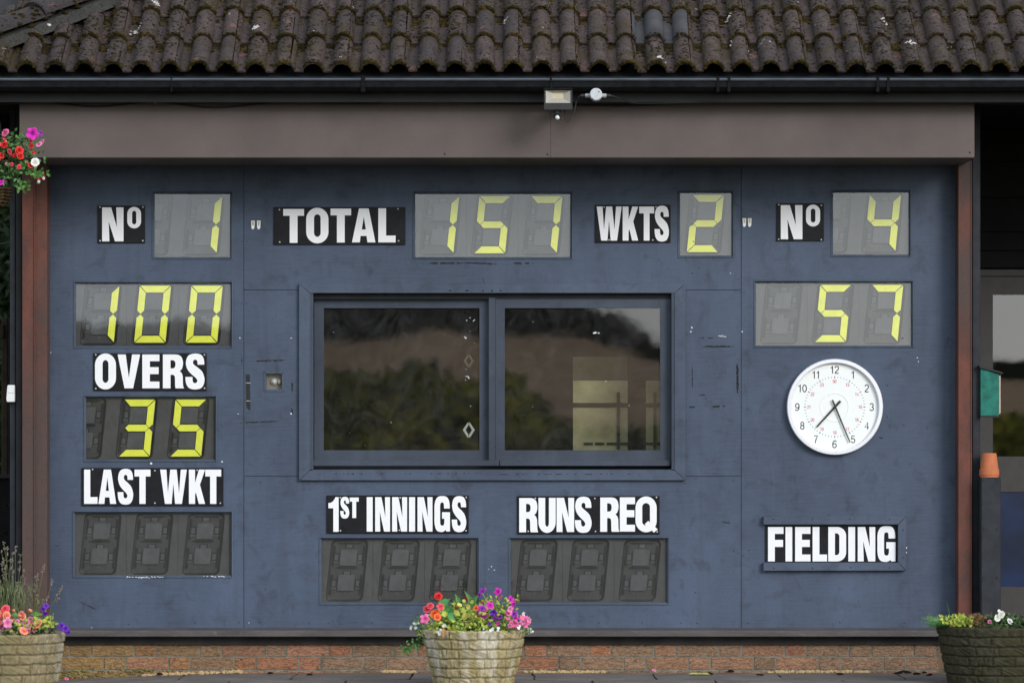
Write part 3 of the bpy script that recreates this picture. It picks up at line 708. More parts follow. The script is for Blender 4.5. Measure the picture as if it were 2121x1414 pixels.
def tile_mesh(name, seed, mat, wob=1.0):
    rr = random.Random(seed); xs = []
    n = 24
    xs = sorted({round(TW * i / n, 5) for i in range(n + 1)} | {round(x, 5) for k in range(-1, 3) for q in (-.0536, -.0525, -.050, -.046, -.038, .038, .046, .050, .0525, .0536) for x in [-.031 + k * rw + q] if .004 < x < TW - .004})
    xs[0] += .0022; xs[-1] -= .0022
    ss = [0, .004, .06, .13, .2, .27, L0]; m = MB(); th = .013; W_ = len(xs)
    top = []
    for si, s_ in enumerate(ss):
        for x in xs:
            h = prof_h(x) + .024 * (1 - s_ / L0) + wob * .0015 * noise.noise(Vector((x * 25 + seed * 7, s_ * 25, seed))) - (.003 if si == 0 else 0)
            top.append((x, s_ + (wob * .003 * noise.noise(Vector((x * 40, seed, 2))) if si < 2 else 0), h))
    bot = [(x, s_, prof_h(x) * .86 + .024 * (1 - s_ / L0) - th) for s_ in (0, L0) for x in xs]
    fs = [(a * W_ + i, a * W_ + i + 1, (a + 1) * W_ + i + 1, (a + 1) * W_ + i) for a in range(len(ss) - 1) for i in range(W_ - 1)]
    k = len(top)
    fs += [(i, k + i, k + i + 1, i + 1) for i in range(W_ - 1)] + [(k + i, k + W_ + i, k + W_ + i + 1, k + i + 1) for i in range(W_ - 1)]
    for e in (0, W_ - 1):
        fs.append((e, len(ss) * W_ - W_ + e, k + W_ + e, k + e))
    m.add(top + bot, fs); return m.build(name, mat, mesh_only=True, smooth=True, auto=math.radians(38), origin=(0, 0, 0))
TMS = [tile_mesh('roof_tile', i + 1, TILE) for i in range(5)]; TNEW = tile_mesh('roof_tile', 20, TILENEW, .2)
hipx = lambda s_: RP(0, s_, 0)
HX0 = X(-155, eY); HDX = 1.0 / .71     # hip line: x advances HDX per metre of y
def hip_limit(s_): return HX0 + s_ * cT * HDX
ms = MB(); lc = MB(); wlm = MB()
def surf(x, s_):
    t = ((x - XS) % TW); return prof_h(t) + .024 * (1 - (s_ % GA) / L0)
for c in range(6):
    for k in range(-14, 16):
        x = XS + k * TW + R.uniform(-.001, .001)
        if x + TW * .9 < hip_limit(c * GA) - .02: continue
        if x > 5.2: continue
        new = (c == 1 and k == 2)
        me = TNEW if new else R.choice(TMS)
        o = inst('roof_tile', me, RP(x, c * GA + R.uniform(-.004, .004), R.uniform(-.001, .002)), roof, (TH + R.uniform(-.012, .012), R.uniform(-.012, .012), R.uniform(-.013, .013)))
        if new: o['label'] = 'smooth grey replacement tile without moss'
        if c > 4: continue
        # moss on the tail edge and in the pans
        for q in range(190):
            xx = x + R.random() * TW; hh = prof_h(xx - x); amt = noise.noise(Vector((xx * 1.6, c * 3.1, 4)))
            if R.random() > .80 + amt * 1.3: continue
            r_ = R.uniform(.006, .0135)
            if hh < .012:   # pan: clump against the tail above
                r_ *= R.uniform(.9, 1.55)
                ms.lump(RP(xx, c * GA + GA - .002 - abs(R.gauss(0, .045)), hh + .004), r_ * 1.15, r_, r_ * .8, .3, rot=RM)
            else:
                ms.lump(RP(xx, c * GA - .002 + abs(R.gauss(0, .005)), hh + .024 - R.uniform(.0, .014)), r_ * 1.1, r_ * .6, r_ * .6, .3, rot=RM)
        if new: continue
        for q in range(22):
            xx = x + (R.random() + .0) * TW; s_ = R.uniform(.01, GA)
            if noise.noise(Vector((xx * 2.1, c * 2 + s_ * 3, 9))) < -.05: continue
            r_ = R.uniform(.004, .012); ms.lump(RP(xx, c * GA + s_, surf(xx, s_) - .001), r_ * 1.1, r_, r_ * .55, .35, rot=RM)
        for q in range(150):
            xx = x + R.random() * TW; s_ = R.uniform(.0, GA); hh = surf(xx, s_)
            if hh < .03 and R.random() < .6: continue
            r_ = R.uniform(.0045, .0115); lc.lump(RP(xx, c * GA + s_, hh - .0005), r_, r_ * .55, r_ * .7, .4, rot=RM)
        if R.random() < .55:      # moss growing out of the side joint
            for q in range(26):
                s_ = R.uniform(0, GA); r_ = R.uniform(.004, .010)
                if noise.noise(Vector((x * 3, (c * GA + s_) * 9, 2))) > -.1: ms.lump(RP(x + R.gauss(0, .004), c * GA + s_, surf(x, s_)), r_, r_ * 1.3, r_ * .7, .35, rot=RM)
        if R.random() < .26:
            xx = x + R.random() * TW; s_ = R.uniform(.02, GA)
            for q in range(R.randint(4, 34)):
                a, b = xx + R.gauss(0, .012), s_ + R.gauss(0, .012)
                wlm.lump(RP(a, c * GA + b, surf(a, max(0, b)) + .0005), R.uniform(.004, .009), R.uniform(.004, .009), .0018, .3, rot=RM)
        if R.random() < .22:
            xx = x + R.random() * TW; s_ = R.uniform(.02, GA)
            for q in range(3):
                a, b = xx + R.gauss(0, .004), s_ + R.gauss(0, .004)
                wlm.lump(RP(a, c * GA + b, surf(a, max(0, b)) + .001), .003, .003, .0015, .3, rot=RM)
tag(ms.build('moss', MOSS, roof, smooth=True), kind='stuff'); tag(lc.build('lichen_crust', LICHEN, roof), kind='stuff'); tag(wlm.build('white_lichen', WHITELICHEN, roof), kind='stuff')
# hip tiles along the left slope edge
hd = (RP(0, 1, 0) - RP(0, 0, 0)) + Vector((cT * HDX, 0, 0)); hl = hd.length; hdn = hd.normalized()
side = hdn.cross(Vector((0, 0, 1))).normalized(); upn = side.cross(hdn)
h0 = RP(HX0, 0, .03)
for i in range(7):
    m = MB(); a0 = h0 + hdn * (i * .40 - .06); n_ = 12; rings = []
    for t, rr, lift in ((0, .135, .018), (.01, .138, .02), (.45, .122, 0.0)):
        rings.append([a0 + hdn * t + side * math.cos(math.pi * k / n_) * rr + upn * (math.sin(math.pi * k / n_) * rr * .62 + .03 + lift) for k in range(n_ + 1)])
    for a, b in zip(rings, rings[1:]):
        for k in range(n_): m.add([a[k], a[k + 1], b[k + 1], b[k]], [(0, 1, 2, 3)])
    inner = [a0 + side * math.cos(math.pi * k / n_) * .115 + upn * (math.sin(math.pi * k / n_) * .07 + .03) for k in range(n_ + 1)]
    for k in range(n_): m.add([rings[0][k + 1], rings[0][k], inner[k], inner[k + 1]], [(0, 1, 2, 3)])
    m.build('hip_tile', HIPMAT, roof, smooth=True, auto=math.radians(45))
    if i < 6:
        for q in range(75):
            t = R.uniform(0, .42); k = R.uniform(-.08, .9) * math.pi; r_ = R.uniform(.007, .02)
            ms2 = a0 + hdn * t + side * math.cos(k) * .128 + upn * (math.sin(k) * .082 + .035)
            if 'hipm' not in globals(): hipm = MB()
            hipm.lump(ms2, r_, r_, r_ * .6, .35)
tag(hipm.build('hip_moss', MOSS, roof, smooth=True), kind='stuff')
m = MB(); pts = [h0 + hdn * (i * .1) for i in range(-1, 30)]
js = [R.uniform(-.012, .012) for _ in pts]
for i in range(len(pts) - 1):
    a, b = pts[i], pts[i + 1]; j1, j2 = js[i], js[i + 1]
    m.add([a - side * 0 + upn * .05, a + side * (.126 + .3 * j1) + upn * .01, a + side * (.145 + j1) - upn * .05, b + side * (.145 + j2) - upn * .05, b + side * (.126 + .3 * j2) + upn * .01, b + upn * .05], [(0, 1, 4, 5), (1, 2, 3, 4)])
m.build('mortar_bedding', MORTAR_HIP, roof)
m = MB(); s2 = Vector((-1, 1, 0)).normalized()
m.add([h0 + Vector((-.3, 0, -.1)), h0 + hdn * 4.0 + upn * .02, h0 + hdn * 4.0 + Vector((-.5, 3.2, -2.6))], [(0, 1, 2)]); m.build('hip_side_slope', DARKTIMBER, roof)

# ---- posts
def post(name, u0, u1, v0, v1, yf, yb, mat, bev=.003, parent=house):
    m = MB(); m.box(X(u0, yf), X(u1, yf), yf, yb, Z(v1, yf) if v1 < 1390 else 0, Z(v0, yf)); return m.build(name, mat, parent, bevel=bev)
post('steel_post', 45.5, 71.2, 326, 1306, -.135, -.02, RUST); post('steel_post', 72.4, 97.5, 326, 1306, -.125, -.004, RUST)
m = MB(); m.pbox(70.6, 326, 73.0, 1306, -.142, -.10); m.build('steel_lip', RUST, house)
post('steel_post', 1984.5, 2011, 332, 1420, -.135, -.004, RUST)
m = MB(); m.pbox(2010.6, 332, 2013.0, 1420, -.138, -.004); m.build('steel_lip', RUST, house)
post('corner_post', 2014.2, 2030.5, 215, 1420, -.09, .02, POSTBLUE)
post('corner_post', 33.5, 45.0, 215, 1420, -.08, .02, DARKTIMBER); post('downpipe_board', 20.5, 32.6, 215, 1420, -.05, .03, POSTBLUE)

# ---- sill and plinth
sY = -.13
m = MB(); u0s, u1s = 60, 2006
x0, x1 = X(u0s), X(u1s); zt = Z(1299.5); zf = Z(1305.6, sY); zl = Z(1318, sY)
m.add([(x0, .0, zt), (x1, .0, zt), (x1, sY, zf), (x0, sY, zf), (x0, sY, zl), (x1, sY, zl), (x1, .0, zl), (x0, .0, zl)],
      [(0, 3, 2, 1), (3, 4, 5, 2), (4, 7, 6, 5), (0, 7, 4, 3), (1, 2, 5, 6)])
m.build('sill_board', SILL, house, bevel=.003)
m = MB(); m.box(X(60), X(2006), -.052, 0, Z(1334, -.05), Z(1317, -.05)); m.build('under_board', UNDER, house)
pY = -.035
m = MB(); m.box(X(30), X(2012), pY + .006, .1, -.1, Z(1332, pY)); plinth = m.build('brick_plinth', MORTAR, house)
def brick(u0, u1, v0, v1):
    x0, x1, z0, z1 = X(u0, pY), X(u1, pY), Z(v1, pY), Z(v0, pY); j = lambda a=.0015: R.uniform(-a, a)
    yy = pY + R.uniform(-.002, .002); b = MB(); nx = 4; front = []
    for i in range(nx + 1):
        for kz in range(3):
            edge = i in (0, nx) or kz in (0, 2)
            front.append((x0 + (x1 - x0) * i / nx + j(), yy + (.002 if edge else 0) + j(.0012), z0 + (z1 - z0) * kz / 2 + j()))
    fs = [(i * 3 + k, (i + 1) * 3 + k, (i + 1) * 3 + k + 1, i * 3 + k + 1) for i in range(nx) for k in range(2)]
    rim = [i * 3 for i in range(nx + 1)] + [nx * 3 + 1] + [i * 3 + 2 for i in range(nx, -1, -1)] + [1]
    n0 = len(front); back = [(front[i][0], pY + .02, front[i][2]) for i in rim]
    for k in range(len(rim)): kk = (k + 1) % len(rim); fs.append((rim[k], n0 + k, n0 + kk, rim[kk]))
    b.add(front + back, fs); o = b.build('brick', BRICK, plinth)
    u = (u0 + u1) / 2; t = max(0, min(1, (u - 150) / 450)); nz = noise.noise(Vector((u * .006, v0 * .05, 2)))
    och, red, brn = Vector((0.20, 0.125, 0.045)), Vector((0.27, 0.115, 0.065)), Vector((0.19, 0.12, 0.078))
    c = och.lerp(red if R.random() < .4 else brn, min(1, t * 1.1))
    if u > 1350: c = c.lerp(brn, .6)
    if R.random() < .15: c = c.lerp(Vector((0.27, 0.115, 0.075)), .6)
    c = c * R.uniform(1.25, 1.85); o.color = (*c, 1)
for row in range(4):
    v0 = 1333.2 + row * 27.6; off = 144.2 + (71.2 if row % 2 else 0) - 134.6 * 2
    u = off
    while u < 2010:
        for wd in (46, 88.6):
            a, c = u + 1.5, u + wd - 2.5; u += wd
            if c < 34 or a > 2008: continue
            brick(max(a, 34), min(c, 2008), v0, v0 + 24.6)

# moss stain at plinth foot (left)
m = MB()
for i in range(160):
    u = R.choice([R.gauss(300, 30), R.gauss(160, 30)]); m.lump((X(u, pY), pY - .004, Z(R.uniform(1384, 1402), pY)), R.uniform(.004, .012), .004, R.uniform(.003, .008), .4)
tag(m.build('plinth_moss', m_moss('pale_moss', (0.08, 0.07, 0.02), (0.2, 0.17, 0.06), (0.34, 0.3, 0.13)), plinth), kind='stuff')

# ---- porch on the right: cladding and door
cY = 1.3
clad = bpy.data.objects.new('cladding', None); COL.objects.link(clad); put(clad, P(2200, 560, cY), house)
vv = [190, 262, 336, 410, 481, 520, 556]
for a, b in zip(vv, vv[1:]):
    m = MB(); xa, xb = X(2000, cY), 7.0
    m.add([(xa, cY - .012, Z(b - 1.5, cY)), (xb, cY - .012, Z(b - 1.5, cY)), (xb, cY, Z(a, cY)), (xa, cY, Z(a, cY)), (xa, cY + .02, Z(a, cY)), (xb, cY + .02, Z(a, cY)), (xa, cY + .02, Z(b - 1.5, cY)), (xb, cY + .02, Z(b - 1.5, cY))],
          [(0, 1, 2, 3), (3, 2, 5, 4), (6, 7, 1, 0)]); m.build('weatherboard', BLACKPAINT, clad)
m = MB(); m.box(5.8, 5.9, -.6, 3.4, 0, 3.4); m.build('porch_end_wall', BLACKPAINT, house)
m = MB(); m.box(X(2000, cY), 7.0, cY + .025, cY + .06, 0, 3.4); m.build('porch_wall', BLACKPAINT, house)
door = bpy.data.objects.new('door', None); COL.objects.link(door); put(door, P(2110, 1390, cY), house)
xr = X(2190, cY); dY = cY - .05
m = MB(); m.box(X(2018, dY), xr + .12, dY, cY + .02, Z(572, dY), Z(558, dY)); m.build('door_head', DOORPAINT, door, bevel=.002)
m = MB()
m.box(X(2020, dY), X(2057, dY), dY + .01, cY + .02, 0, Z(573, dY)); m.box(xr, xr + .1, dY + .01, cY + .02, 0, Z(573, dY))
m.box(X(2057, dY), xr, dY + .011, cY + .02, Z(610, dY), Z(573, dY)); m.box(X(2057, dY), xr, dY + .011, cY + .02, Z(1018, dY), Z(945, dY)); m.box(X(2057, dY), xr, dY + .011, cY + .02, 0, Z(1215, dY))
m.build('door_frame', DOORPAINT, door)
m = MB(); m.add([P(2055, 947, dY + .025), (xr + .01, dY + .025, Z(947, dY)), (xr + .01, dY + .025, Z(608, dY)), P(2055, 608, dY + .025)], [(0, 1, 2, 3)]); m.build('pane', DOORGLASS, door)
m = MB(); m.box(X(2055, dY), xr, dY + .022, dY + .026, Z(1217, dY), Z(1016, dY)); m.build('lower_panel', NAVY, door)

# ================================================================== SIGNS
def cat(pts, n=6):
    """smooth the non-corner runs of a closed outline of (x, y[, 'c'])"""
    out = []; N_ = len(pts)
    for i in range(N_):
        p1, p2 = pts[i], pts[(i + 1) % N_]
        c1, c2 = len(p1) > 2, len(p2) > 2
        out.append(p1[:2])
        if c1 and c2: continue
        p0 = p1 if c1 else pts[i - 1]; p3 = p2 if c2 else pts[(i + 2) % N_]
        for k in range(1, n):
            t = k / n
            out.append(tuple(.5 * ((2 * p1[d]) + (p2[d] - p0[d]) * t + (2 * p0[d] - 5 * p1[d] + 4 * p2[d] - p3[d]) * t * t + (3 * p1[d] - p0[d] - 3 * p2[d] + p3[d]) * t ** 3) for d in (0, 1)))
    return out
def rr(x0, y0, x1, y1, rx, ry, corners='1111', n=8):
    """rounded rectangle; corners tl,tr,br,bl"""
    out = []
    for i, (cx, cy, a0) in enumerate(((x0 + rx, y0 + ry, math.pi), (x1 - rx, y0 + ry, 1.5 * math.pi), (x1 - rx, y1 - ry, 0), (x0 + rx, y1 - ry, .5 * math.pi))):
        if corners[i] == '0': out.append([(x0, y0), (x1, y0), (x1, y1), (x0, y1)][i]); continue
        for k in range(n + 1):
            a = a0 + .5 * math.pi * k / n; out.append((cx + rx * math.cos(a), cy + ry * math.sin(a)))
    return out
GS = [(.985, .309, 1), (.985, .24), (.94, .12), (.8, .03), (.514, 0), (.22, .035), (.075, .13), (.028, .25), (.045, .345), (.13, .46), (.3, .565), (.5, .655), (.6, .715), (.625, .765), (.595, .80), (.5, .825), (.41, .80), (.38, .75), (.37, .651, 1), (0, .651, 1),
      (.015, .76), (.07, .875), (.22, .968), (.5, 1), (.8, .968), (.95, .865), (1, .74), (.975, .635), (.87, .50), (.67, .40), (.48, .325), (.405, .275), (.40, .23), (.44, .185), (.52, .17), (.6, .19), (.632, .24), (.637, .309, 1)]
GG = [(.98, .347, 1), (.98, .25), (.93, .12), (.78, .025), (.5, 0), (.22, .025), (.06, .13), (0, .28), (0, .5), (0, .72), (.06, .88), (.2, .975), (.45, 1), (.6, .985), (.72, .945, 1), (.76, .985, 1), (1, .985, 1), (1, .45, 1), (.49, .45, 1), (.49, .63, 1), (.635, .63, 1), (.635, .73), (.60, .80), (.5, .825), (.40, .80), (.367, .73), (.365, .5), (.367, .27), (.4, .2), (.5, .175), (.59, .2), (.612, .27), (.615, .347, 1)]
GR = [(0, 0, 1), (.58, 0, 1), (.74, .015), (.88, .08), (.945, .2), (.945, .32), (.89, .43), (.79, .495, 1), (.88, .545), (.935, .64), (.945, .8), (.955, .92), (1, 1, 1), (.60, 1, 1), (.58, .93), (.575, .8), (.57, .69), (.54, .625), (.46, .6), (.36, .6, 1), (.36, 1, 1), (0, 1, 1)]
GRH = [(.36, .17, 1), (.46, .17, 1), (.55, .195), (.59, .255), (.59, .325), (.55, .39), (.46, .41, 1), (.36, .41, 1)]
def glyph(ch, w, h, s):
    """list of pieces; a piece is [outer, hole...] in px, y down"""
    u = lambda pts: [(p[0] * w, p[1] * h) for p in pts]; t = .2 * h
    if ch == 'I': return [[[(0, 0), (w, 0), (w, h), (0, h)]]]
    if ch == 'L': return [[[(0, 0), (s, 0), (s, h - t), (w, h - t), (w, h), (0, h)]]]
    if ch == 'T': a = (w - s) / 2; return [[[(0, 0), (w, 0), (w, t), (a + s, t), (a + s, h), (a, h), (a, t), (0, t)]]]
    if ch == 'F': return [[[(0, 0), (w, 0), (w, t), (s, t), (s, .375 * h), (w * .97, .375 * h), (w * .97, .58 * h), (s, .58 * h), (s, h), (0, h)]]]
    if ch == 'E': return [[[(0, 0), (w, 0), (w, t), (s, t), (s, .375 * h), (w * .955, .375 * h), (w * .955, .58 * h), (s, .58 * h), (s, h - t), (w, h - t), (w, h), (0, h)]]]
    if ch == 'N': return [[u([(0, 0), (.42, 0), (.69, .58), (.66, 0), (1, 0), (1, 1), (.60, 1), (.31, .42), (.34, 1), (0, 1)])]]
    if ch == 'A': return [[u([(.30, 0), (.71, 0), (1, 1), (.66, 1), (.62, .81), (.365, .81), (.335, 1), (0, 1)]), u([(.505, .24), (.59, .62), (.415, .62)])]]
    if ch == 'V': return [[u([(0, 0), (.36, 0), (.5, .69), (.645, 0), (1, 0), (.69, 1), (.305, 1)])]]
    if ch == 'W': return [[u([(0, 0), (.235, 0), (.292, .68), (.38, 0), (.62, 0), (.71, .68), (.775, 0), (1, 0), (.815, 1), (.56, 1), (.495, .41), (.43, 1), (.18, 1)])]]
    if ch == 'K': return [[u([(0, 0), (.375, 0), (.38, .38), (.62, 0), (1, 0), (.68, .44), (1, 1), (.61, 1), (.43, .66), (.38, .74), (.38, 1), (0, 1)])]]
    if ch == '1': return [[u([(1, 0), (.69, 0), (.6, .06), (.42, .13), (.2, .165), (0, .17), (0, .32), (.48, .32), (.48, 1), (1, 1)])]]
    if ch in 'OQo':
        tt = .185 * h; o = [rr(0, 0, w, h, w / 2, h * .32), rr(s, tt, w - s, h - tt, (w - 2 * s) / 2, h * .11)]
        p = [o]
        if ch == 'Q': p.append([u([(.43, .78), (.6, .68), (1.05, .92), (.87, 1.01)])])
        return p
    if ch == 'U': return [[rr(0, 0, w, h, w / 2, h * .3, '0011') [:], ], ] if False else [[[(0, 0), (s, 0)] + [(s + (w - 2 * s) / 2 * (1 - math.cos(math.pi * k / 10)), h * .72 + h * .105 * math.sin(math.pi * k / 10)) for k in range(11)] + [(w - s, 0), (w, 0)] + [(w / 2 + w / 2 * math.cos(math.pi * k / 16), h * .7 + h * .3 * math.sin(math.pi * k / 16)) for k in range(17)]]]
    if ch == 'D': return [[rr(0, 0, w, h, w * .5, h * .26, '0110'), rr(s * .98, .185 * h, w - s, h - .185 * h, (w - 2 * s) * .6, h * .1, '0110')]]
    if ch == 'S': return [[u(cat(GS))]]
    if ch == 'G': return [[u(cat(GG))]]
    if ch == 'R': return [[u(cat(GR)), u(cat(GRH))]]
def sign(name_label, org, sc_, pan, letters, v01, stem, screws, yb=-.002, th=.008, cat_='sign'):
    T = lambda x, y: (org[0] + x / sc_, org[1] + y / sc_)
    (a, b), (c, d) = T(pan[0], pan[1]), T(pan[2], pan[3]); yf = yb - th
    e = empty('sign', P((a + c) / 2, d, yb), name_label, cat_, 'black lettered signs on the board')
    m = MB(); m.pbox(a, b, c, d, yf, yb); m.build('panel', SIGN, e, bevel=.0015)
    for L in letters:
        ch, x0, x1 = L[:3]; y0, y1 = L[3:5] if len(L) >= 5 else v01; s_ = L[5] if len(L) > 5 else stem
        (u0, v0), (u1, v1) = T(x0, y0), T(x1, y1); m = MB()
        for i, piece in enumerate(glyph(ch, u1 - u0, v1 - v0, s_ / sc_)):
            y = yf - .0008 - .0003 * i
            m.flat([[(X(u0 + p[0], yf), Z(v0 + p[1], yf)) for p in loop] for loop in piece], y)
        m.build('letter', LETTER, e)
    for x, y in screws:
        u, v = T(x, y); m = MB(); r_ = .0045
        m.lathe([(.0001, -.003), (r_ * .6, -.0028), (r_, -.0012), (r_, 0)], P(u, v, yf), 10, axis='y'); m.build('screw', SCREW, e, smooth=True)
    return e
sign('small black No sign at the left end of the top row', (180, 380), 6.238, (140, 285, 750, 770), [('N', 197, 473, 310, 748, 90), ('o', 522, 700, 303, 580, 62)], None, 90, [(170, 305), (724, 306), (170, 741), (721, 740)])
sign('wide black sign reading TOTAL above the window', (560, 420), 7.314, (50, 65, 2045, 635), [('T', 195, 510), ('O', 543, 880, 76, 615), ('T', 912, 1223, 88, 602), ('A', 1237, 1592, 86, 600), ('L', 1635, 1897, 84, 600)], (95, 607), 118, [(137, 105), (1933, 93), (141, 596), (1942, 577)])
sign('black sign reading WKTS beside the single digit 2 display', (1220, 415), 11.783, (150, 108, 1990, 1030), [('W', 187, 797), ('K', 822, 1200), ('T', 1225, 1588), ('S', 1600, 1950, 132, 1005)], (152, 982), 140, [(370, 168), (1635, 160), (488, 966), (1556, 970)])
sign('small black No sign between the pair of white strokes and the display showing 4', (1401, 0), 2.946, (612, 1240, 900, 1470), [('N', 637, 769, 1252, 1460, 42), ('o', 791, 877, 1249, 1382, 29)], None, 42, [(624, 1249), (885, 1253), (624, 1461), (884, 1463)])
sign('black sign reading OVERS above the 35 display', (185, 720), 8.318, (70, 92, 2020, 738), [('O', 98, 460, 98, 717), ('V', 488, 875), ('E', 913, 1208), ('R', 1268, 1632), ('S', 1655, 1985, 100, 717)], (115, 698), 130, [(111, 121), (1983, 123), (110, 704), (1985, 697)])
sign('black sign reading LAST WKT above the blank display at far left', (160, 960), 6.842, (62, 58, 2070, 595), [('L', 97, 287), ('A', 300, 552), ('S', 573, 793, 70, 578), ('T', 812, 1038), ('W', 1175, 1553), ('K', 1583, 1812), ('T', 1815, 2040)], (82, 567), 88, [(216, 80), (1099, 97), (1699, 92), (1099, 557), (2028, 557)])
sign('black sign reading 1ST INNINGS with small raised ST', (670, 1018), 6.842, (45, 50, 2058, 588), [('1', 70, 215, 75, 565), ('S', 238, 365, 70, 378), ('T', 372, 500, 80, 370, 55), ('I', 613, 697), ('N', 733, 943), ('N', 973, 1185), ('I', 1213, 1298), ('N', 1333, 1545), ('G', 1573, 1793, 60, 568), ('S', 1818, 2023, 60, 570)], (75, 562), 83, [(238, 82), (1086, 86), (2022, 79), (240, 551), (1074, 544), (2020, 551)])
sign('black sign reading RUNS REQ right of the flower planter', (1062, 1018), 6.842, (65, 60, 2080, 598), [('R', 92, 362, 88, 572), ('U', 365, 608, 85, 580), ('N', 622, 870, 84, 568), ('S', 880, 1117, 68, 580), ('R', 1240, 1512, 80, 565), ('E', 1518, 1733, 78, 562), ('Q', 1740, 2040, 65, 572)], (85, 568), 95, [(321, 93), (1163, 94), (2036, 79), (219, 559), (1173, 560), (2047, 566)])
sign('black sign reading FIELDING held in a three sided timber slot', (1570, 1060), 6.628, (104, 166, 1926, 696), [('F', 138, 350), ('I', 378, 470), ('E', 510, 720), ('L', 750, 948), ('D', 965, 1210), ('I', 1240, 1333), ('N', 1370, 1610), ('G', 1640, 1888, 190, 682)], (203, 675), 93, [], yb=-.004, th=.006)
fr = empty('sign_slot', P(1728, 1181), 'three sided blue timber frame holding the FIELDING sign', 'frame')
T = lambda x, y: (1570 + x / 6.628, 1060 + y / 6.628)
for pts in ([(75, 62), (2035, 56), (1922, 170), (75, 172)], [(2036, 60), (2034, 800), (1923, 690), (1923, 174)], [(75, 692), (1921, 692), (2030, 802), (75, 806)]):
    m = MB(); m.pprism([T(*p) for p in pts], -.034, -.001); m.build('slot_board', TRIM, fr, bevel=.0015)
m = MB()
for p in [(210, 95), (748, 98), (1262, 98), (1807, 102), (1992, 245), (1992, 625), (218, 768), (748, 768), (1273, 762), (1807, 764)]:
    u, v = T(*p); m.lathe([(0, -.002), (.003, -.0018), (.0042, 0)], P(u, v, -.034), 7, axis='y')
tag(m.build('nail_heads', NAIL, fr), kind='stuff')

# little white ditto strokes beside the batsman displays
for lab, us_ in (('pair of small white strokes left of the TOTAL sign', (524, 536)), ('pair of small white strokes right of the wickets display', (1542, 1553))):
    e = empty('ditto_mark', P(us_[0] + 6, 475), lab, 'marker', 'white stroke markers')
    for u in us_:
        m = MB(); vt = 457 if us_[0] < 1000 else 452
        m.pprism([(u - 4, vt), (u + 3.6, vt), (u + 3, vt + 15), (u + .8, vt + 18), (u - 1.8, vt + 18), (u - 3.4, vt + 15)], -.004, -.0004)
        m.build('stroke', LETTER, e, bevel=.001)
        m = MB(); m.pprism([(u - 2, vt + 1), (u + 2, vt + 1), (u + 1.6, vt + 10), (u - 1.6, vt + 10)], -.0048, -.0041); m.build('worn_patch', CREAM, e)

# ================================================================== DISPLAYS
SEGS = {'a': [(-31, -59), (31, -59), (17.6, -44.8), (-17.6, -44.8)], 'd': [(-17.6, 44.8), (17.6, 44.8), (31, 59), (-31, 59)],
        'f': [(-32.4, -57.6), (-18.4, -43.8), (-18.4, -7.2), (-25.2, -.7), (-32.4, -7.6)], 'b': [(32.4, -57.6), (32.4, -7.6), (25.2, -.7), (18.4, -7.2), (18.4, -43.8)],
        'e': [(-32.4, 57.6), (-32.4, 7.6), (-25.2, .7), (-18.4, 7.2), (-18.4, 43.8)], 'c': [(32.4, 57.6), (18.4, 43.8), (18.4, 7.2), (25.2, .7), (32.4, 7.6)],
        'g': [(-24.2, 0), (-17.6, -6.9), (17.6, -6.9), (24.2, 0), (17.6, 6.9), (-17.6, 6.9)]}
ON = {'0': 'abcdef', '1': 'bc', '2': 'abged', '3': 'abgcd', '4': 'fgbc', '5': 'afgcd', '7': 'abc', ' ': ''}
CLIP = {'a': (0, -50), 'd': (0, 49), 'f': (-25, -27), 'b': (24, -27), 'e': (-25, 27), 'c': (24, 27), 'g': (0, 6)}
dY0 = .030
shx = lambda p: (p[0] - .1 * p[1], p[1])
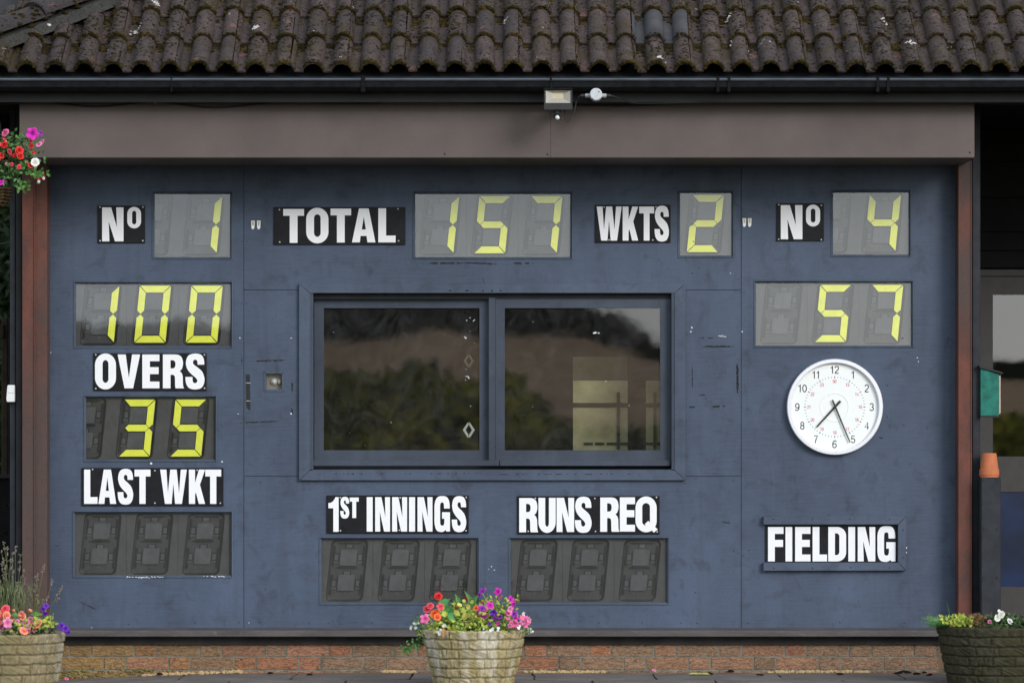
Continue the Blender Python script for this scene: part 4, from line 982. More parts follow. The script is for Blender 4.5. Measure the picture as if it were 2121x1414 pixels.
def digit(ch, uc, vc, parent):
    y = dY0
    m = MB(); m.pbox(uc - 53.2, vc - 72, uc + 53.2, vc + 72, y, y + .012)
    o = m.build('digit_module', PLATE, parent)
    T_ = lambda pts: [(uc + q[0], vc + q[1]) for q in (shx(p) for p in pts)]
    f_ = MB(); f_.flat([[(X(u, y), Z(v, y)) for u, v in T_(rr(-34.2, -60.4, 34.2, 60.4, 8.5, 8.5))]], y - .0002); f_.build('recess', PLATEIN, o)
    # outline ridge: sheared rounded ring
    r = MB(); out = T_(rr(-38.5, -64, 38.5, 64, 11, 11)); inr = T_(rr(-33.6, -60.0, 33.6, 60.0, 8.5, 8.5)); n_ = len(out)
    A = [(X(u, y), y - .0005, Z(v, y)) for u, v in out]; B = [(X(u, y), y - .0045, Z(v, y)) for u, v in T_(rr(-37.4, -62.8, 37.4, 62.8, 10.5, 10.5))]; C_ = [(X(u, y), y - .0005, Z(v, y)) for u, v in inr]
    r.add(A + B + C_, [(i, i + n_, (i + 1) % n_ + n_, (i + 1) % n_) for i in range(n_)] + [(i + n_, i + 2 * n_, (i + 1) % n_ + 2 * n_, (i + 1) % n_ + n_) for i in range(n_)])
    # sunken channels where a vane is folded away
    for k in 'abcdefg':
        if k in ON[ch]: continue
        cx, cy = CLIP[k]; pts = SEGS[k]
        if k in 'fbec':
            e_ = -33 if k in 'fe' else 33; i_ = e_ * .86
            r.pprism(T_([(e_, -52 if k in 'fb' else 8), (e_, -8 if k in 'fb' else 52), (i_, -10 if k in 'fb' else 50), (i_, -50 if k in 'fb' else 10)]), y - .0035, y - .0006)
        if k == 'g': r.pprism(T_([(-26, -5), (-16, -8), (16, -8), (22, -5), (14, -2.6), (-16, -2.6)]), y - .004, y - .0006)
        if k == 'a': r.pprism(T_([(-28, -58), (28, -58), (20, -54), (-20, -54)]), y - .003, y - .0006)
    r.build('groove', PLATELO, o)
    h = MB()
    for cy in (-26, 26):
        h.pprism(T_(rr(-17.2, cy - 16.6, 17.2, cy + 16.6, 2.5, 2.5, n=3)), y - .009, y - .0006)
    h.build('cover_plate', PLATEHI, o, bevel=.0012)
    c = MB(); c2 = MB()
    for k in 'abcdefg':
        if k in ON[ch]: continue
        cx, cy = CLIP[k]; hv = k in 'fbec'; a, b = (5, 8.5) if hv else (8.5, 5)
        if k == 'd': c.lathe([(0, -.004), (.004, -.003), (.006, 0)], P(*T_([(cx, cy)])[0], y), 7, axis='y'); continue
        q = lambda s1, s2: T_([(cx - a * s1, cy - b * s2), (cx + a * s1, cy - b * s2), (cx + a * s1, cy + b * s2), (cx - a * s1, cy + b * s2)])
        c2.pprism(q(1, 1), y - .002, y - .0006)
        c.pprism(q(.72, .72), y - .0065, y - .0021); c.pprism(q(.18, .5), y - .009, y - .0066)
        c.pprism(T_([(cx - a, cy + b * 1.0), (cx + a, cy + b * 1.0), (cx + a, cy + b * 1.35), (cx - a, cy + b * 1.35)]), y - .005, y - .0006)
    if c.v: c.build('pivot_clip', PLATEHI, o)
    if c2.v: c2.build('clip_seat', PLATELO, o)
    for k in ON[ch]:
        s_ = MB(); s_.pprism(T_([(p[0], p[1]) for p in SEGS[k]]), y - .0125, y - .0105); s_.build('segment', YELLOW, o)
def display(key, chars, label, right=False):
    a, b, c, d = disp[key]
    e = empty('score_display', P((a + c) / 2, d, 0), label, 'score display', 'seven segment score displays')
    # chamfered bezel in the opening
    m = MB(); y0, y1 = -.0025, .015; o_ = [(a - BZ + .4, b - BZ + .4), (c + BZ - .4, b - BZ + .4), (c + BZ - .4, d + BZ - .4), (a - BZ + .4, d + BZ - .4)]; mid = [(a - 4, b - 4), (c + 4, b - 4), (c + 4, d + 4), (a - 4, d + 4)]; i_ = [(a, b), (c, b), (c, d), (a, d)]
    V = [(X(u), y0 + .002, Z(v)) for u, v in o_] + [(X(u), y0, Z(v)) for u, v in mid] + [(X(u), y1, Z(v)) for u, v in i_]
    m.add(V, [(k, k + 4, (k + 1) % 4 + 4, (k + 1) % 4) for k in range(4)] + [(k + 4, k + 8, (k + 1) % 4 + 8, (k + 1) % 4 + 4) for k in range(4)]); m.build('bezel', BEZEL, e)
    p = MB(); yp = .0145; p.add([P(a - 1, d + 1, yp), P(c + 1, d + 1, yp), P(c + 1, b - 1, yp), P(a - 1, b - 1, yp)], [(0, 1, 2, 3)])
    po = p.build('pane', DGLASS, e, origin=P((a + c) / 2, (b + d) / 2, yp))
    po.rotation_euler = (math.radians({'bat_l': -.5, 'bat_r': -.42, 'last': .1}.get(key, R.uniform(-.05, .05))), 0, math.radians(R.uniform(-.15, .15)))
    n_ = len(chars); vc = (b + d) / 2 - 1.5
    for i, ch in enumerate(chars):
        uc = (a + c) / 2 + (i - (n_ - 1) / 2) * 107
        if right: uc = c - 53 - (n_ - 1 - i) * 106.5
        digit(ch, uc - 1, vc, e)
    return e
display('no_l', ' 1', 'small display showing a yellow 1 at upper left', True)
display('total', '157', 'display showing yellow digits 157 right of the TOTAL sign')
display('wkts', '2', 'narrow display showing a single yellow 2 right of the WKTS sign')
display('no_r', ' 4', 'small display showing a yellow 4 at upper right', True)
display('bat_l', '100', 'display showing yellow digits 100 above the OVERS sign')
display('bat_r', ' 57', 'display showing yellow digits 57 above the clock')
display('overs', ' 35', 'display showing yellow digits 35 under the OVERS sign', True)
display('last', '   ', 'blank dark display under the LAST WKT sign')
display('first', '   ', 'blank dark display under the 1ST INNINGS sign')
display('req', '   ', 'blank dark display under the RUNS REQ sign')

# ================================================================== CLOCK
cc = P(1728.3, 842.6); k_ = D / F
ck = empty('wall_clock', cc - Vector((0, 0, 99 * k_)), 'round white wall clock with black and red numerals reading twenty five past seven', 'clock')
m = MB(); r0 = 99.3 * k_
m.lathe([(r0 * .985, 0), (r0, -.008), (r0, -.034), (r0 * .988, -.040), (r0 * .925, -.041), (r0 * .912, -.036), (r0 * .905, -.020)], cc, 72, axis='y'); m.build('rim', CLOCKRIM, ck, smooth=True, auto=math.radians(32))
m = MB(); m.lathe([(r0 * .91, -.018), (r0 * .32, -.018), (r0 * .305, -.0195), (r0 * .285, -.0195), (r0 * .27, -.0178), (.0001, -.0178)], cc, 64, axis='y'); m.build('dial', CLOCKFACE, ck)
def arc(cx, cy, rx, ry, a0, a1, n=12): return [(cx + rx * math.cos(math.radians(a0 + (a1 - a0) * i / n)), cy + ry * math.sin(math.radians(a0 + (a1 - a0) * i / n))) for i in range(n + 1)]
DIG = {'0': [arc(.29, .5, .25, .46, 0, 360, 24)], '1': [[(.08, .74), (.2, .77), (.31, .86), (.33, .98), (.33, .0)]],
       '2': [arc(.29, .71, .24, .25, 170, -20, 12) + [(.42, .46), (.2, .27), (.07, .12), (.05, .04), (.54, .04)]],
       '3': [arc(.28, .73, .22, .23, 165, -85, 12) + arc(.28, .27, .25, .24, 85, -165, 12)], '4': [[(.42, 0), (.42, .95), (.03, .28), (.57, .28)]],
       '5': [[(.5, .95), (.13, .95), (.08, .5)] + arc(.28, .32, .25, .28, 140, -160, 14)], '6': [arc(.29, .32, .24, .28, 0, 360, 20), arc(.34, .5, .29, .46, 45, 190, 12)],
       '7': [[(.04, .95), (.53, .95), (.36, .62), (.25, .3), (.2, 0)]], '8': [arc(.29, .73, .2, .22, 0, 360, 18), arc(.29, .27, .24, .24, 0, 360, 18)],
       '9': [arc(.29, .66, .24, .29, 0, 360, 20), arc(.24, .5, .29, .46, 10, -140, 12)]}
def text_mesh(txt, h, center, mat, name, parent, wd):
    m = MB(); adv = h * .60; x0 = -adv * len(txt) / 2
    if txt == '11': adv *= .9; x0 = -adv
    k = 0
    for i, ch in enumerate(txt):
        for st in DIG[ch]:
            pts = [Vector((x0 + i * adv + p[0] * h * .95, p[1] * h - h / 2)) for p in st]; V = []
            for j, p in enumerate(pts):
                t = (pts[min(j + 1, len(pts) - 1)] - pts[max(j - 1, 0)]).normalized(); nn = Vector((-t.y, t.x)) * wd / 2
                V += [(center.x + p.x + nn.x, center.y - .00012 * k, center.z + p.y + nn.y), (center.x + p.x - nn.x, center.y - .00012 * k, center.z + p.y - nn.y)]
            m.add(V, [(2 * j, 2 * j + 1, 2 * j + 3, 2 * j + 2) for j in range(len(pts) - 1)]); k += 1
    return m.build(name, mat, parent)
for h in range(1, 13):
    a = math.radians(30 * h); d = Vector((math.sin(a), 0, math.cos(a)))
    text_mesh(str(h), 15.8 * k_, cc + d * 77 * k_ + Vector((0, -.0186, 0)), NUMBLACK, 'numeral', ck, 1.9 * k_)
    text_mesh('00' if h == 12 else str(h + 12), 6.6 * k_, cc + d * 53 * k_ + Vector((0, -.0186, 0)), NUMRED, 'red_numeral', ck, 1.0 * k_)
m = MB()
for i in range(60):
    a = math.radians(6 * i); d = Vector((math.sin(a), 0, math.cos(a))); t = Vector((math.cos(a), 0, -math.sin(a))); big = i % 5 == 0
    wd, ln_ = (.95, 1.9) if big else (.42, 1.7); q = cc + Vector((0, -.0185, 0))
    p4 = [q + d * (61.5 - ln_) * k_ - t * wd * k_, q + d * (61.5 - ln_) * k_ + t * wd * k_, q + d * (61.5 + ln_) * k_ + t * wd * k_, q + d * (61.5 + ln_) * k_ - t * wd * k_]
    m.add(p4, [(0, 1, 2, 3)])
tag(m.build('minute_ticks', TICK, ck), kind='stuff')
def hand(tail, tip, w0, w1, y, name):
    a = Vector(((tail[0]) * k_, 0, -tail[1] * k_)); b = Vector((tip[0] * k_, 0, -tip[1] * k_)); d = (b - a).normalized(); t = Vector((d.z, 0, -d.x))
    m = MB(); pts = [a - t * w0 * k_, a + t * w0 * k_, b + t * w1 * k_, b - t * w1 * k_]
    m.prism([(cc.x + p.x, cc.z + p.z) for p in pts], cc.y + y, cc.y + y + .0015); m.build(name, HAND, ck)
hand((11.7, -12.4), (-37.5, 41.5), 2.4, 1.5, -.027, 'hour_hand'); hand((-5.2, -14.5), (31.2, 73), 1.9, 1.2, -.031, 'minute_hand')
m = MB(); m.lathe([(.0001, -.033), (2.2 * k_, -.033), (2.4 * k_, -.018)], cc, 16, axis='y'); m.build('hub', HAND, ck)

# ================================================================== SMALL WALL ITEMS
e = empty('recess_lamp', P(567.5, 810), 'small square recessed lamp with round bulb left of the window', 'lamp')
trim4((LB[0] - 5, LB[1] - 5, LB[2] + 5, LB[3] + 5), LB, -.003, .012, 'frame', TRIM, e, .001)
m = MB(); m.box(X(540), X(596), .034, .04, Z(815), Z(765)); m.build('back_plate', plain('lamp_back', (.24, .225, .21), .6, .3), e)
m = MB(); m.lathe([(.0001, -.022)] + [(.0215 * math.sin(t), .006 - .0215 * math.cos(t)) for t in (.4, .8, 1.2, 1.57, 2.0, 2.6)], P(568, 790.7, .03), 18, axis='y'); m.build('bulb', BULB, e, smooth=True)
m = MB(); m.lathe([(.0001, 0), (.016, 0), (.016, .013), (.0001, .013)], P(576.2, 790.7, .03), 16, axis='x'); m.build('bulb_cap', PALEWOOD, e, smooth=True, auto=.6)
m = MB(); m.add([P(550, 807, .014), P(585, 807, .014), P(585, 773, .014), P(550, 773, .014)], [(0, 1, 2, 3)]); m.build('pane', DGLASS, e)
m = MB(); m.pprism([(509, 775), (517.5, 775), (518.6, 849), (514.5, 848), (510.2, 842)], -.0018, -.0006)
o = m.build('tape_strip', TAPE); tag(o, 'worn black tape strip stuck on the board left of the lamp', 'tape')
m = MB()
for v in (792.5, 829.5): m.pbox(509.4 + (v - 775) * .015, v, 518.4, v + .7, -.0022, -.0019)
m.build('tear_line', FLECK, o)
def sticker(u, v, sc_, lab, mat):
    e = empty('window_sticker', P(u, v + 16 * sc_, .076), lab, 'sticker', 'diamond stickers on the left pane')
    q = lambda pts: [(X(u + a * sc_, .077), Z(v + b * sc_, .077)) for a, b in pts]
    for sgn in (-1, 1):
        m = MB(); m.flat([q([(sgn * 12.5, 0), (sgn * 2.0, -15.5), (sgn * 0.6, -15.5), (sgn * .6, -10), (sgn * 6, -1), (sgn * 6.2, 1), (sgn * .6, 10), (sgn * .6, 16), (sgn * 2.5, 15.5)])], .0765); m.build('chevron', mat, e)
sticker(971, 890, 1.0, 'bright white diamond sticker low on the left window pane', LETTER)
sticker(971, 747, .85, 'faded diamond sticker halfway up the left window pane', plain('faded_sticker', (0.16, 0.14, 0.13), .6, .2))

# pale card and rails just inside the right pane
e = empty('pale_screen', P(1277, 990, .42), 'pale cream card with dark bars inside the right window pane', 'screen')
m = MB(); m.box(X(1187, .42), X(1300, .42), .42, .425, Z(950, .42), Z(788, .42)); m.build('card', CREAM, e)
m = MB(); m.box(X(1338, .42), X(1392, .42), .42, .425, Z(950, .42), Z(788, .42)); m.build('card', CREAM, e)
m = MB(); m.box(X(1187, .42), X(1300, .42), .47, .475, Z(790, .42), Z(738, .42)); m.build('grey_card', plain('shaded_card', (0.14, 0.125, 0.09), .8, .1), e)
m = MB()
for u0, u1 in ((1187, 1300), (1338, 1392)): m.box(X(u0, .42), X(u1, .42), .412, .419, Z(843, .42), Z(834, .42))
for u in (1281, 1356): m.box(X(u - 3, .41), X(u + 3, .41), .404, .411, Z(930, .41), Z(812, .41))
for u0, u1 in ((1210, 1228), (1233, 1252), (1257, 1277), (1285, 1300), (1338, 1352), (1360, 1392)): m.box(X(u0, .42), X(u1, .42), .412, .419, Z(921, .42), Z(916, .42))
m.build('dark_bar', INSIDE, e)

# floodlight
e = empty('floodlight', P(1156, 227, bY), 'black floodlight with motion sensor fixed above the beam', 'floodlight')
fy = -.845
m = MB(); m.pprism(rr(1127, 184, 1185.5, 227, 3, 3, n=3), fy, fy + .035); m.build('housing', BLACKPLASTIC, e, bevel=.003)
m = MB(); m.box(X(1148, fy), X(1164, fy), fy + .035, bY - .001, Z(222, fy), Z(212, fy)); m.build('bracket', BLACKPLASTIC, e)
m = MB(); m.pbox(1126, 182.3, 1186.2, 186, fy - .034, fy + .035); m.build('hood', GUTTER, e, bevel=.002)
o_ = [(1130.5, 188), (1181.4, 188), (1181.4, 213.5), (1130.5, 213.5)]; i_ = [(1145, 192.5), (1167, 192.5), (1167, 204.6), (1145, 204.6)]
m = MB(); m.add([P(u, v, fy - .024) for u, v in o_] + [P(u, v, fy - .004) for u, v in i_], [(k, k + 4, (k + 1) % 4 + 4, (k + 1) % 4) for k in range(4)][::-1]); m.build('reflector', LAMPGLASS, e)
m = MB(); m.add([P(u, v, fy - .0042) for u, v in i_], [(3, 2, 1, 0)]); m.build('led_panel', LEDYEL, e)
m = MB(); fr_ = [(1130.0, 187.4), (1182, 187.4), (1182, 214), (1130, 214)]
m.pbox(1127, 184, 1130.4, 227, fy - .024, fy - .0005); m.pbox(1181.5, 184, 1185.5, 227, fy - .024, fy - .0005); m.pbox(1130.4, 184, 1181.5, 188, fy - .024, fy - .0005); m.pbox(1130.4, 213.6, 1181.5, 227, fy - .024, fy - .0005); m.build('front_frame', BLACKPLASTIC, e)
m = MB(); m.pbox(1151, 227, 1158, 236, fy + .004, fy + .02); m.lathe([(.0001, -.02), (.012, -.018), (.019, -.006), (.019, .014), (.0001, .016)], P(1154, 242.5, fy + .004), 18, axis='y'); m.build('sensor_body', BLACKPLASTIC, e, smooth=True, auto=.7)
m = MB(); m.lathe([(.0001, -.012), (.006, -.010), (.0105, -.004), (.013, .004)], P(1154.3, 243.8, fy - .014), 18, axis='y'); m.build('sensor_lens', WHITEPLASTIC, e, smooth=True)
m = MB()
for u in (1131, 1181): m.lathe([(0, -.003), (.003, -.002), (.003, .004)], P(u, 226, fy), 8, axis='y')
m.build('screw', SCREW, e)
# junction box
JBOX = plain('junction_box_grey', (0.5, 0.53, 0.55), .5, .3, .12, 40)
jY = -.775
e = empty('junction_box', P(1234, 210, fY), 'round pale grey junction box on the fascia right of the floodlight', 'junction box')
m = MB(); m.lathe([(.0001, -.060), (.029, -.060), (.033, -.056), (.0335, 0)], P(1234, 197.8, jY), 30, axis='y'); m.build('lid', JBOX, e, smooth=True, auto=.6)
m = MB(); m.lathe([(.02, 0), (.02, fY - jY - .001)], P(1234, 198.5, jY), 12, axis='y'); m.build('stand_off', BLACKPLASTIC, e)
for a, b in ((1212.5, 1222), (1246, 1255.5)):
    m = MB(); m.lathe([(.0001, 0), (.0115, 0), (.0115, (b - a) * k_), (.0001, (b - a) * k_)], P(a, 198.5, jY - .016), 14, axis='x'); m.build('conduit_stub', GREYPLASTIC, e, smooth=True, auto=.6)
for a, b in ((1202, 1212.3), (1255.7, 1265)):
    m = MB(); m.lathe([(.0001, 0), (.010, .001), (.010, (b - a) * k_), (.0001, (b - a) * k_)], P(a, 198.7, jY - .016), 12, axis='x'); m.build('cable_gland', BLACKPLASTIC, e, smooth=True, auto=.6)
m = MB()
for u, v in ((1227, 204.5), (1240.5, 190.3)): m.lathe([(0, -.002), (.003, -.0015), (.0035, 0)], P(u, v, jY - .060), 8, axis='y')
m.build('screw', NAIL, e)
def smooth_path(pts, n=6):
    out = []
    for i in range(len(pts) - 1):
        p0, p1, p2, p3 = pts[max(0, i - 1)], pts[i], pts[i + 1], pts[min(len(pts) - 1, i + 2)]
        for k in range(n):
            t = k / n; out.append(tuple(.5 * (2 * p1[d] + (p2[d] - p0[d]) * t + (2 * p0[d] - 5 * p1[d] + 4 * p2[d] - p3[d]) * t * t + (3 * p1[d] - p0[d] - 3 * p2[d] + p3[d]) * t ** 3) for d in range(len(p1))))
    return out + [pts[-1]]
def cable(name, pts, r, label, y):
    m = MB(); m.tube([P(p[0], p[1], p[2] if len(p) > 2 else y) for p in smooth_path(pts)], r, 6)
    tag(m.build(name, WIRE, smooth=True), label, 'cable', 'black cables under the eaves')
cY_ = bY - .010
cable('cable', [(-200, 214), (0, 215), (95, 212.5), (200, 221), (322, 212), (440, 223), (570, 213.5), (700, 214.5), (775, 214), (850, 208.5), (1000, 214), (1110, 215), (1180, 218), (1300, 219), (1400, 215), (1480, 208), (1600, 213.5), (1700, 213), (1800, 211), (1900, 212), (2000, 213), (2100, 215), (2300, 212)], .0048, 'long sagging black cable clipped along the top of the brown beam', cY_)
cable('cable', [(1169.8, 226, fy + .02), (1170.5, 240, fy + .02), (1173, 250, fy + .02), (1177, 252, fy + .02), (1184, 244, fy + .025), (1190, 228, fy + .03), (1194, 210, jY - .01), (1198, 202, jY - .016), (1203, 199, jY - .016)], .0035, 'short looped cable between the floodlight and the junction box', fy)
cable('cable', [(1263, 198.8, jY - .016), (1272, 200, jY - .014), (1285, 205, jY + .03), (1310, 213, fY - .006), (1350, 214.5, fY - .006), (1440, 212.5, fY - .006), (1600, 211.5, fY - .006), (2300, 211.5, fY - .006)], .004, 'straight cable running right from the junction box along the fascia', fY)
m = MB(); m.lathe([(.0001, -.006), (.005, -.005), (.006, 0)], P(322, 212, cY_ - .003), 10, axis='y'); tag(m.build('cable_clip', WHITEPLASTIC), 'tiny white clip on the sagging cable', 'clip')

# right side: nest box, post, terracotta pot
nY = -.12
e = empty('nest_box', P(2050, 862, nY), 'green wooden box with a black sloping lid fixed beside the right post', 'box')
m = MB(); m.pprism([(2030.8, 761), (2069, 775), (2069, 861), (2030.8, 861)], nY, nY + .15); m.build('body', GREENPAINT, e, bevel=.002)
m = MB(); m.pprism([(2027.5, 756), (2078, 771), (2077, 774.5), (2029, 761.5)], nY - .012, nY + .165); m.build('lid', BLACKPLASTIC, e, bevel=.0015)
m = MB(); m.pprism([(2069.2, 778), (2072.6, 777), (2072.6, 855), (2069.2, 858)], nY + .004, nY + .15); m.build('front_board', PALEWOOD, e, bevel=.001)
m = MB(); m.pbox(2030.8, 861.3, 2070, 863.5, nY - .002, nY + .15); m.build('base_board', BLACKPLASTIC, e)
tY = -.22
e = empty('timber_post', (X(2053, tY), tY, 0), 'short square black timber post under the terracotta pot', 'post')
m = MB(); m.box(X(2031.5, tY), X(2073.5, tY), tY, tY + .12, 0, Z(988, tY)); m.build('shaft', POSTBLUE, e, bevel=.007)
m = MB()
for u in (2039, 2066):
    for v in (993, 1094, 1195): m.lathe([(0, -.004), (.006, -.004), (.007, 0)], P(u, v, tY), 6, axis='y')
m.build('bolt', NAIL, e)
e = empty('terracotta_pot', P(2049, 987.8, tY + .06), 'upturned terracotta pot on top of the black post', 'flower pot')
tb = P(2049, 987.9, tY + .06); kk = (D + tY) / F
m = MB(); m.lathe([(.0001, 50 * kk), (13.5 * kk, 50 * kk), (15 * kk, 48.5 * kk), (19 * kk, 17 * kk), (20.5 * kk, 16 * kk), (20.5 * kk, 10 * kk), (21 * kk, 7 * kk), (20.5 * kk, 4 * kk), (19.5 * kk, 3.5 * kk), (19.5 * kk, 0), (16 * kk, 0), (13 * kk, 40 * kk)], tb, 28)
m.build('pot_body', TERRA, e, smooth=True, auto=.5)

# left side: white box, fence, wire
wY = -.06
e = empty('electric_box', P(22, 832, wY), 'small white electrical box on the dark post at the left edge', 'box')
m = MB(); m.pprism([(15, 800), (16.5, 797), (30, 797), (30, 832), (14, 832), (13, 825)], wY - .04, wY); m.build('case', WHITEPLASTIC, e, bevel=.002)
m = MB(); m.pbox(16, 813, 29, 814, wY - .0408, wY - .0399); m.build('seam', GREYPLASTIC, e)
gY2 = 2.2
e = empty('boundary_fence', (X(-60, gY2), gY2, -.12), 'dark horizontal board fence beyond the left end of the building', 'fence')
for i, v in enumerate(range(990, 1400, 58)):
    m = MB(); m.box(X(-420, gY2), X(40, gY2), gY2 + (.0 if i % 2 else .012), gY2 + .025, Z(v + 54, gY2), Z(v, gY2)); m.build('board', BLACKPAINT, e)
m = MB(); m.box(X(-420, gY2), X(40, gY2), gY2 - .03, gY2 + .06, Z(989, gY2), Z(982, gY2)); m.build('cap_rail', DARKTIMBER, e)
e = empty('wooden_post', (X(9, 2.6), 2.6, -.12), 'weathered brown timber post standing behind the fence', 'post')
m = MB(); m.box(X(3, 2.6), X(16, 2.6), 2.6, 2.7, -.12, Z(658, 2.6)); m.build('shaft', OLDWOOD, e, bevel=.006)
m = MB(); m.box(X(-10, 2.6), X(9, 2.6), 2.58, 2.6, Z(700, 2.6), Z(672, 2.6)); m.build('rail', OLDWOOD, e, bevel=.004)
cable('cable', [(-260, 520, .4), (-60, 510, .4), (0, 505, .3), (21, 500, -.03)], .003, 'thin wire crossing to the dark post at far left', .3)

def tree(x, y, h, r, n_, label, leafmat, seed, zbase=-.12):
    rr_ = random.Random(seed); e = empty('tree', (x, y, zbase), label, 'tree', 'trees behind the pavilion')
    m = MB(); pts = [(x + .15 * math.sin(i * 1.3 + seed), y, zbase + h * i / 8) for i in range(8)]; m.tube(pts, [.2 * (1 - i / 9) + .02 for i in range(8)], 8)
    for i in range(7):
        a = rr_.uniform(0, 6.28); b = Vector(pts[2 + i % 5]); d = Vector((math.cos(a), math.sin(a), .6)); m.tube([b, b + d * r * .4, b + d * r * .8 + Vector((0, 0, .2))], [.06, .04, .015], 5)
    m.build('trunk', BARK, e)
    c = MB(); cl = [(Vector((x, y, zbase + h * .55)) + Vector((rr_.gauss(0, r * .5), rr_.gauss(0, r * .5), rr_.uniform(-h * .42, h * .42))), rr_.uniform(.35, .75)) for _ in range(48)]
    for i in range(n_):
        p, s_ = rr_.choice(cl); q = p + Vector((rr_.gauss(0, s_ * .5), rr_.gauss(0, s_ * .5), rr_.gauss(0, s_ * .45)))
        c.leaf(q, (rr_.uniform(-1, 1), rr_.uniform(-1, 1), rr_.uniform(-1, .4)), (rr_.uniform(-1, 1), -1, rr_.uniform(-.2, 1)), rr_.uniform(.06, .13), rr_.uniform(.04, .08))
    tag(c.build('crown', leafmat, e), kind='stuff')
tree(-4.15, 6.0, 5.6, 1.5, 26000, 'dark leafy tree rising behind the left end of the roof', TREELEAF, 3)
tree(-5.6, 8.0, 7.2, 1.8, 22000, 'taller dark tree further left behind the pavilion', TREELEAF, 8)

m = MB()
for i in range(16000):
    x_, y_, z_ = R.uniform(-9, -2.2), R.uniform(9.2, 11), R.uniform(0, 1) ** .8 * 6.6
    m.leaf((x_, y_ - .4 * noise.noise(Vector((x_, z_, 1))), z_ * (1 + .12 * noise.noise(Vector((x_ * .9, 2, 7))))), (R.uniform(-1, 1), R.uniform(-.4, .4), R.uniform(-1, .5)), (R.uniform(-1, 1), -1, R.uniform(-.2, .8)), R.uniform(.12, .26), R.uniform(.1, .18))
tag(m.build('hedgerow', TREELEAF), 'dark hedgerow of tall shrubs closing the view at far left', None, None, 'stuff')

# ================================================================== PLANTERS
def planter(u, v_rim, yc, rt, rb, mat, label, seed):
    x = X(u, yc); zr = Z(v_rim, yc); z0 = gz(x); H = zr - z0; rr_ = random.Random(seed)
    e = empty('planter', (x, yc, z0), label, 'planter', 'round moulded stone planters')
    nth, nz = 300, 84; rows_ = 6; rh = H / rows_
    jo = []
    for r_ in range(rows_ + 1):
        a = rr_.uniform(0, .3); L = []
        while a < 6.283: L.append(a); a += rr_.uniform(.34, .62)
        jo.append(L)
    V = []; gr = []
    for i in range(nz + 1):
        t = i / nz; z = H * t
        for j in range(nth):
            th = 2 * math.pi * j / nth; cx, sx = math.cos(th), math.sin(th)
            wob = .006 * noise.noise(Vector((cx * 3.2, sx * 3.2, seed + round(t * rows_) * 5))) + .0025 * noise.noise(Vector((cx * 12, sx * 12, seed)))
            zz = (z + wob) / rh; row = min(rows_ - 1, max(0, int(zz))); fr_ = zz - int(zz) if zz > 0 else 0
            dz = min(fr_, 1 - fr_) * rh
            if zz < .5 : dz = (1 - fr_) * rh if fr_ > .5 else 1
            if zz > rows_ - .5: dz = fr_ * rh if fr_ < .5 else 1
            rad = rb + (rt - rb) * (t ** .85)
            ja = jo[row]; dj = min(min(abs(th - a), 6.2832 - abs(th - a)) for a in ja) * rad + .0012 * noise.noise(Vector((z * 90, th * 2, seed)))
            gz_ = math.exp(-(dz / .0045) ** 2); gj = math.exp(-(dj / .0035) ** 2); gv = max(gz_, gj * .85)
            bi = sum(1 for a in ja if a < th); sgn = 1 if (bi + row) % 2 else -1
            ch_ = noise.noise(Vector(((th * rad + sgn * z * 1.1) * 135 + bi * 9, (th * rad * sgn - z) * 10, row * 3.3 + bi)))
            ch2 = noise.noise(Vector((th * rad * 30, z * 30, seed)))
            d = -.0075 * gv + (.0055 * ch_ + .003 * ch2) * (1 - gv)
            if t > .965: d -= .010 * ((t - .965) / .035) ** 2
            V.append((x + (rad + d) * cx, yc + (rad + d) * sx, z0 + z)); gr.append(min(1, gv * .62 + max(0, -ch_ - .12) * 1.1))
    fs = [(i * nth + j, i * nth + (j + 1) % nth, (i + 1) * nth + (j + 1) % nth, (i + 1) * nth + j) for i in range(nz) for j in range(nth)]
    k = len(V)
    for j in range(nth):
        th = 2 * math.pi * j / nth; V.append((x + (rt - .04) * math.cos(th), yc + (rt - .04) * math.sin(th), z0 + H - .004)); gr.append(.1)
    for j in range(nth):
        th = 2 * math.pi * j / nth; V.append((x + (rt - .05) * math.cos(th), yc + (rt - .05) * math.sin(th), z0 + H - .06)); gr.append(.3)
    fs += [(nz * nth + j, nz * nth + (j + 1) % nth, k + (j + 1) % nth, k + j) for j in range(nth)] + [(k + j, k + (j + 1) % nth, k + nth + (j + 1) % nth, k + nth + j) for j in range(nth)]
    m = MB(); m.add(V, fs); o = m.build('bowl', mat, e, smooth=True)
    at = o.data.attributes.new('groove', 'FLOAT', 'POINT'); at.data.foreach_set('value', gr)
    m = MB(); m.lathe([(.0001, .012), (rt * .6, .008), (rt - .045, 0)], (x, yc, zr - .035), 24); m.build('soil', SOIL, e)
    return e, x, yc, zr
PC = planter(981, 1301, -1.2, .277, .205, STONE_C, 'cream stone planter with white lime streaks standing in front of the board', 11)
PLt = planter(18, 1309, -1.25, .297, .245, STONE_L, 'tan stone planter at the left edge with pink and peach flowers', 23)
PRt = planter(2070, 1294, -1.0, .335, .27, STONE_R, 'dark mossy stone planter at the right edge with sparse plants', 37)

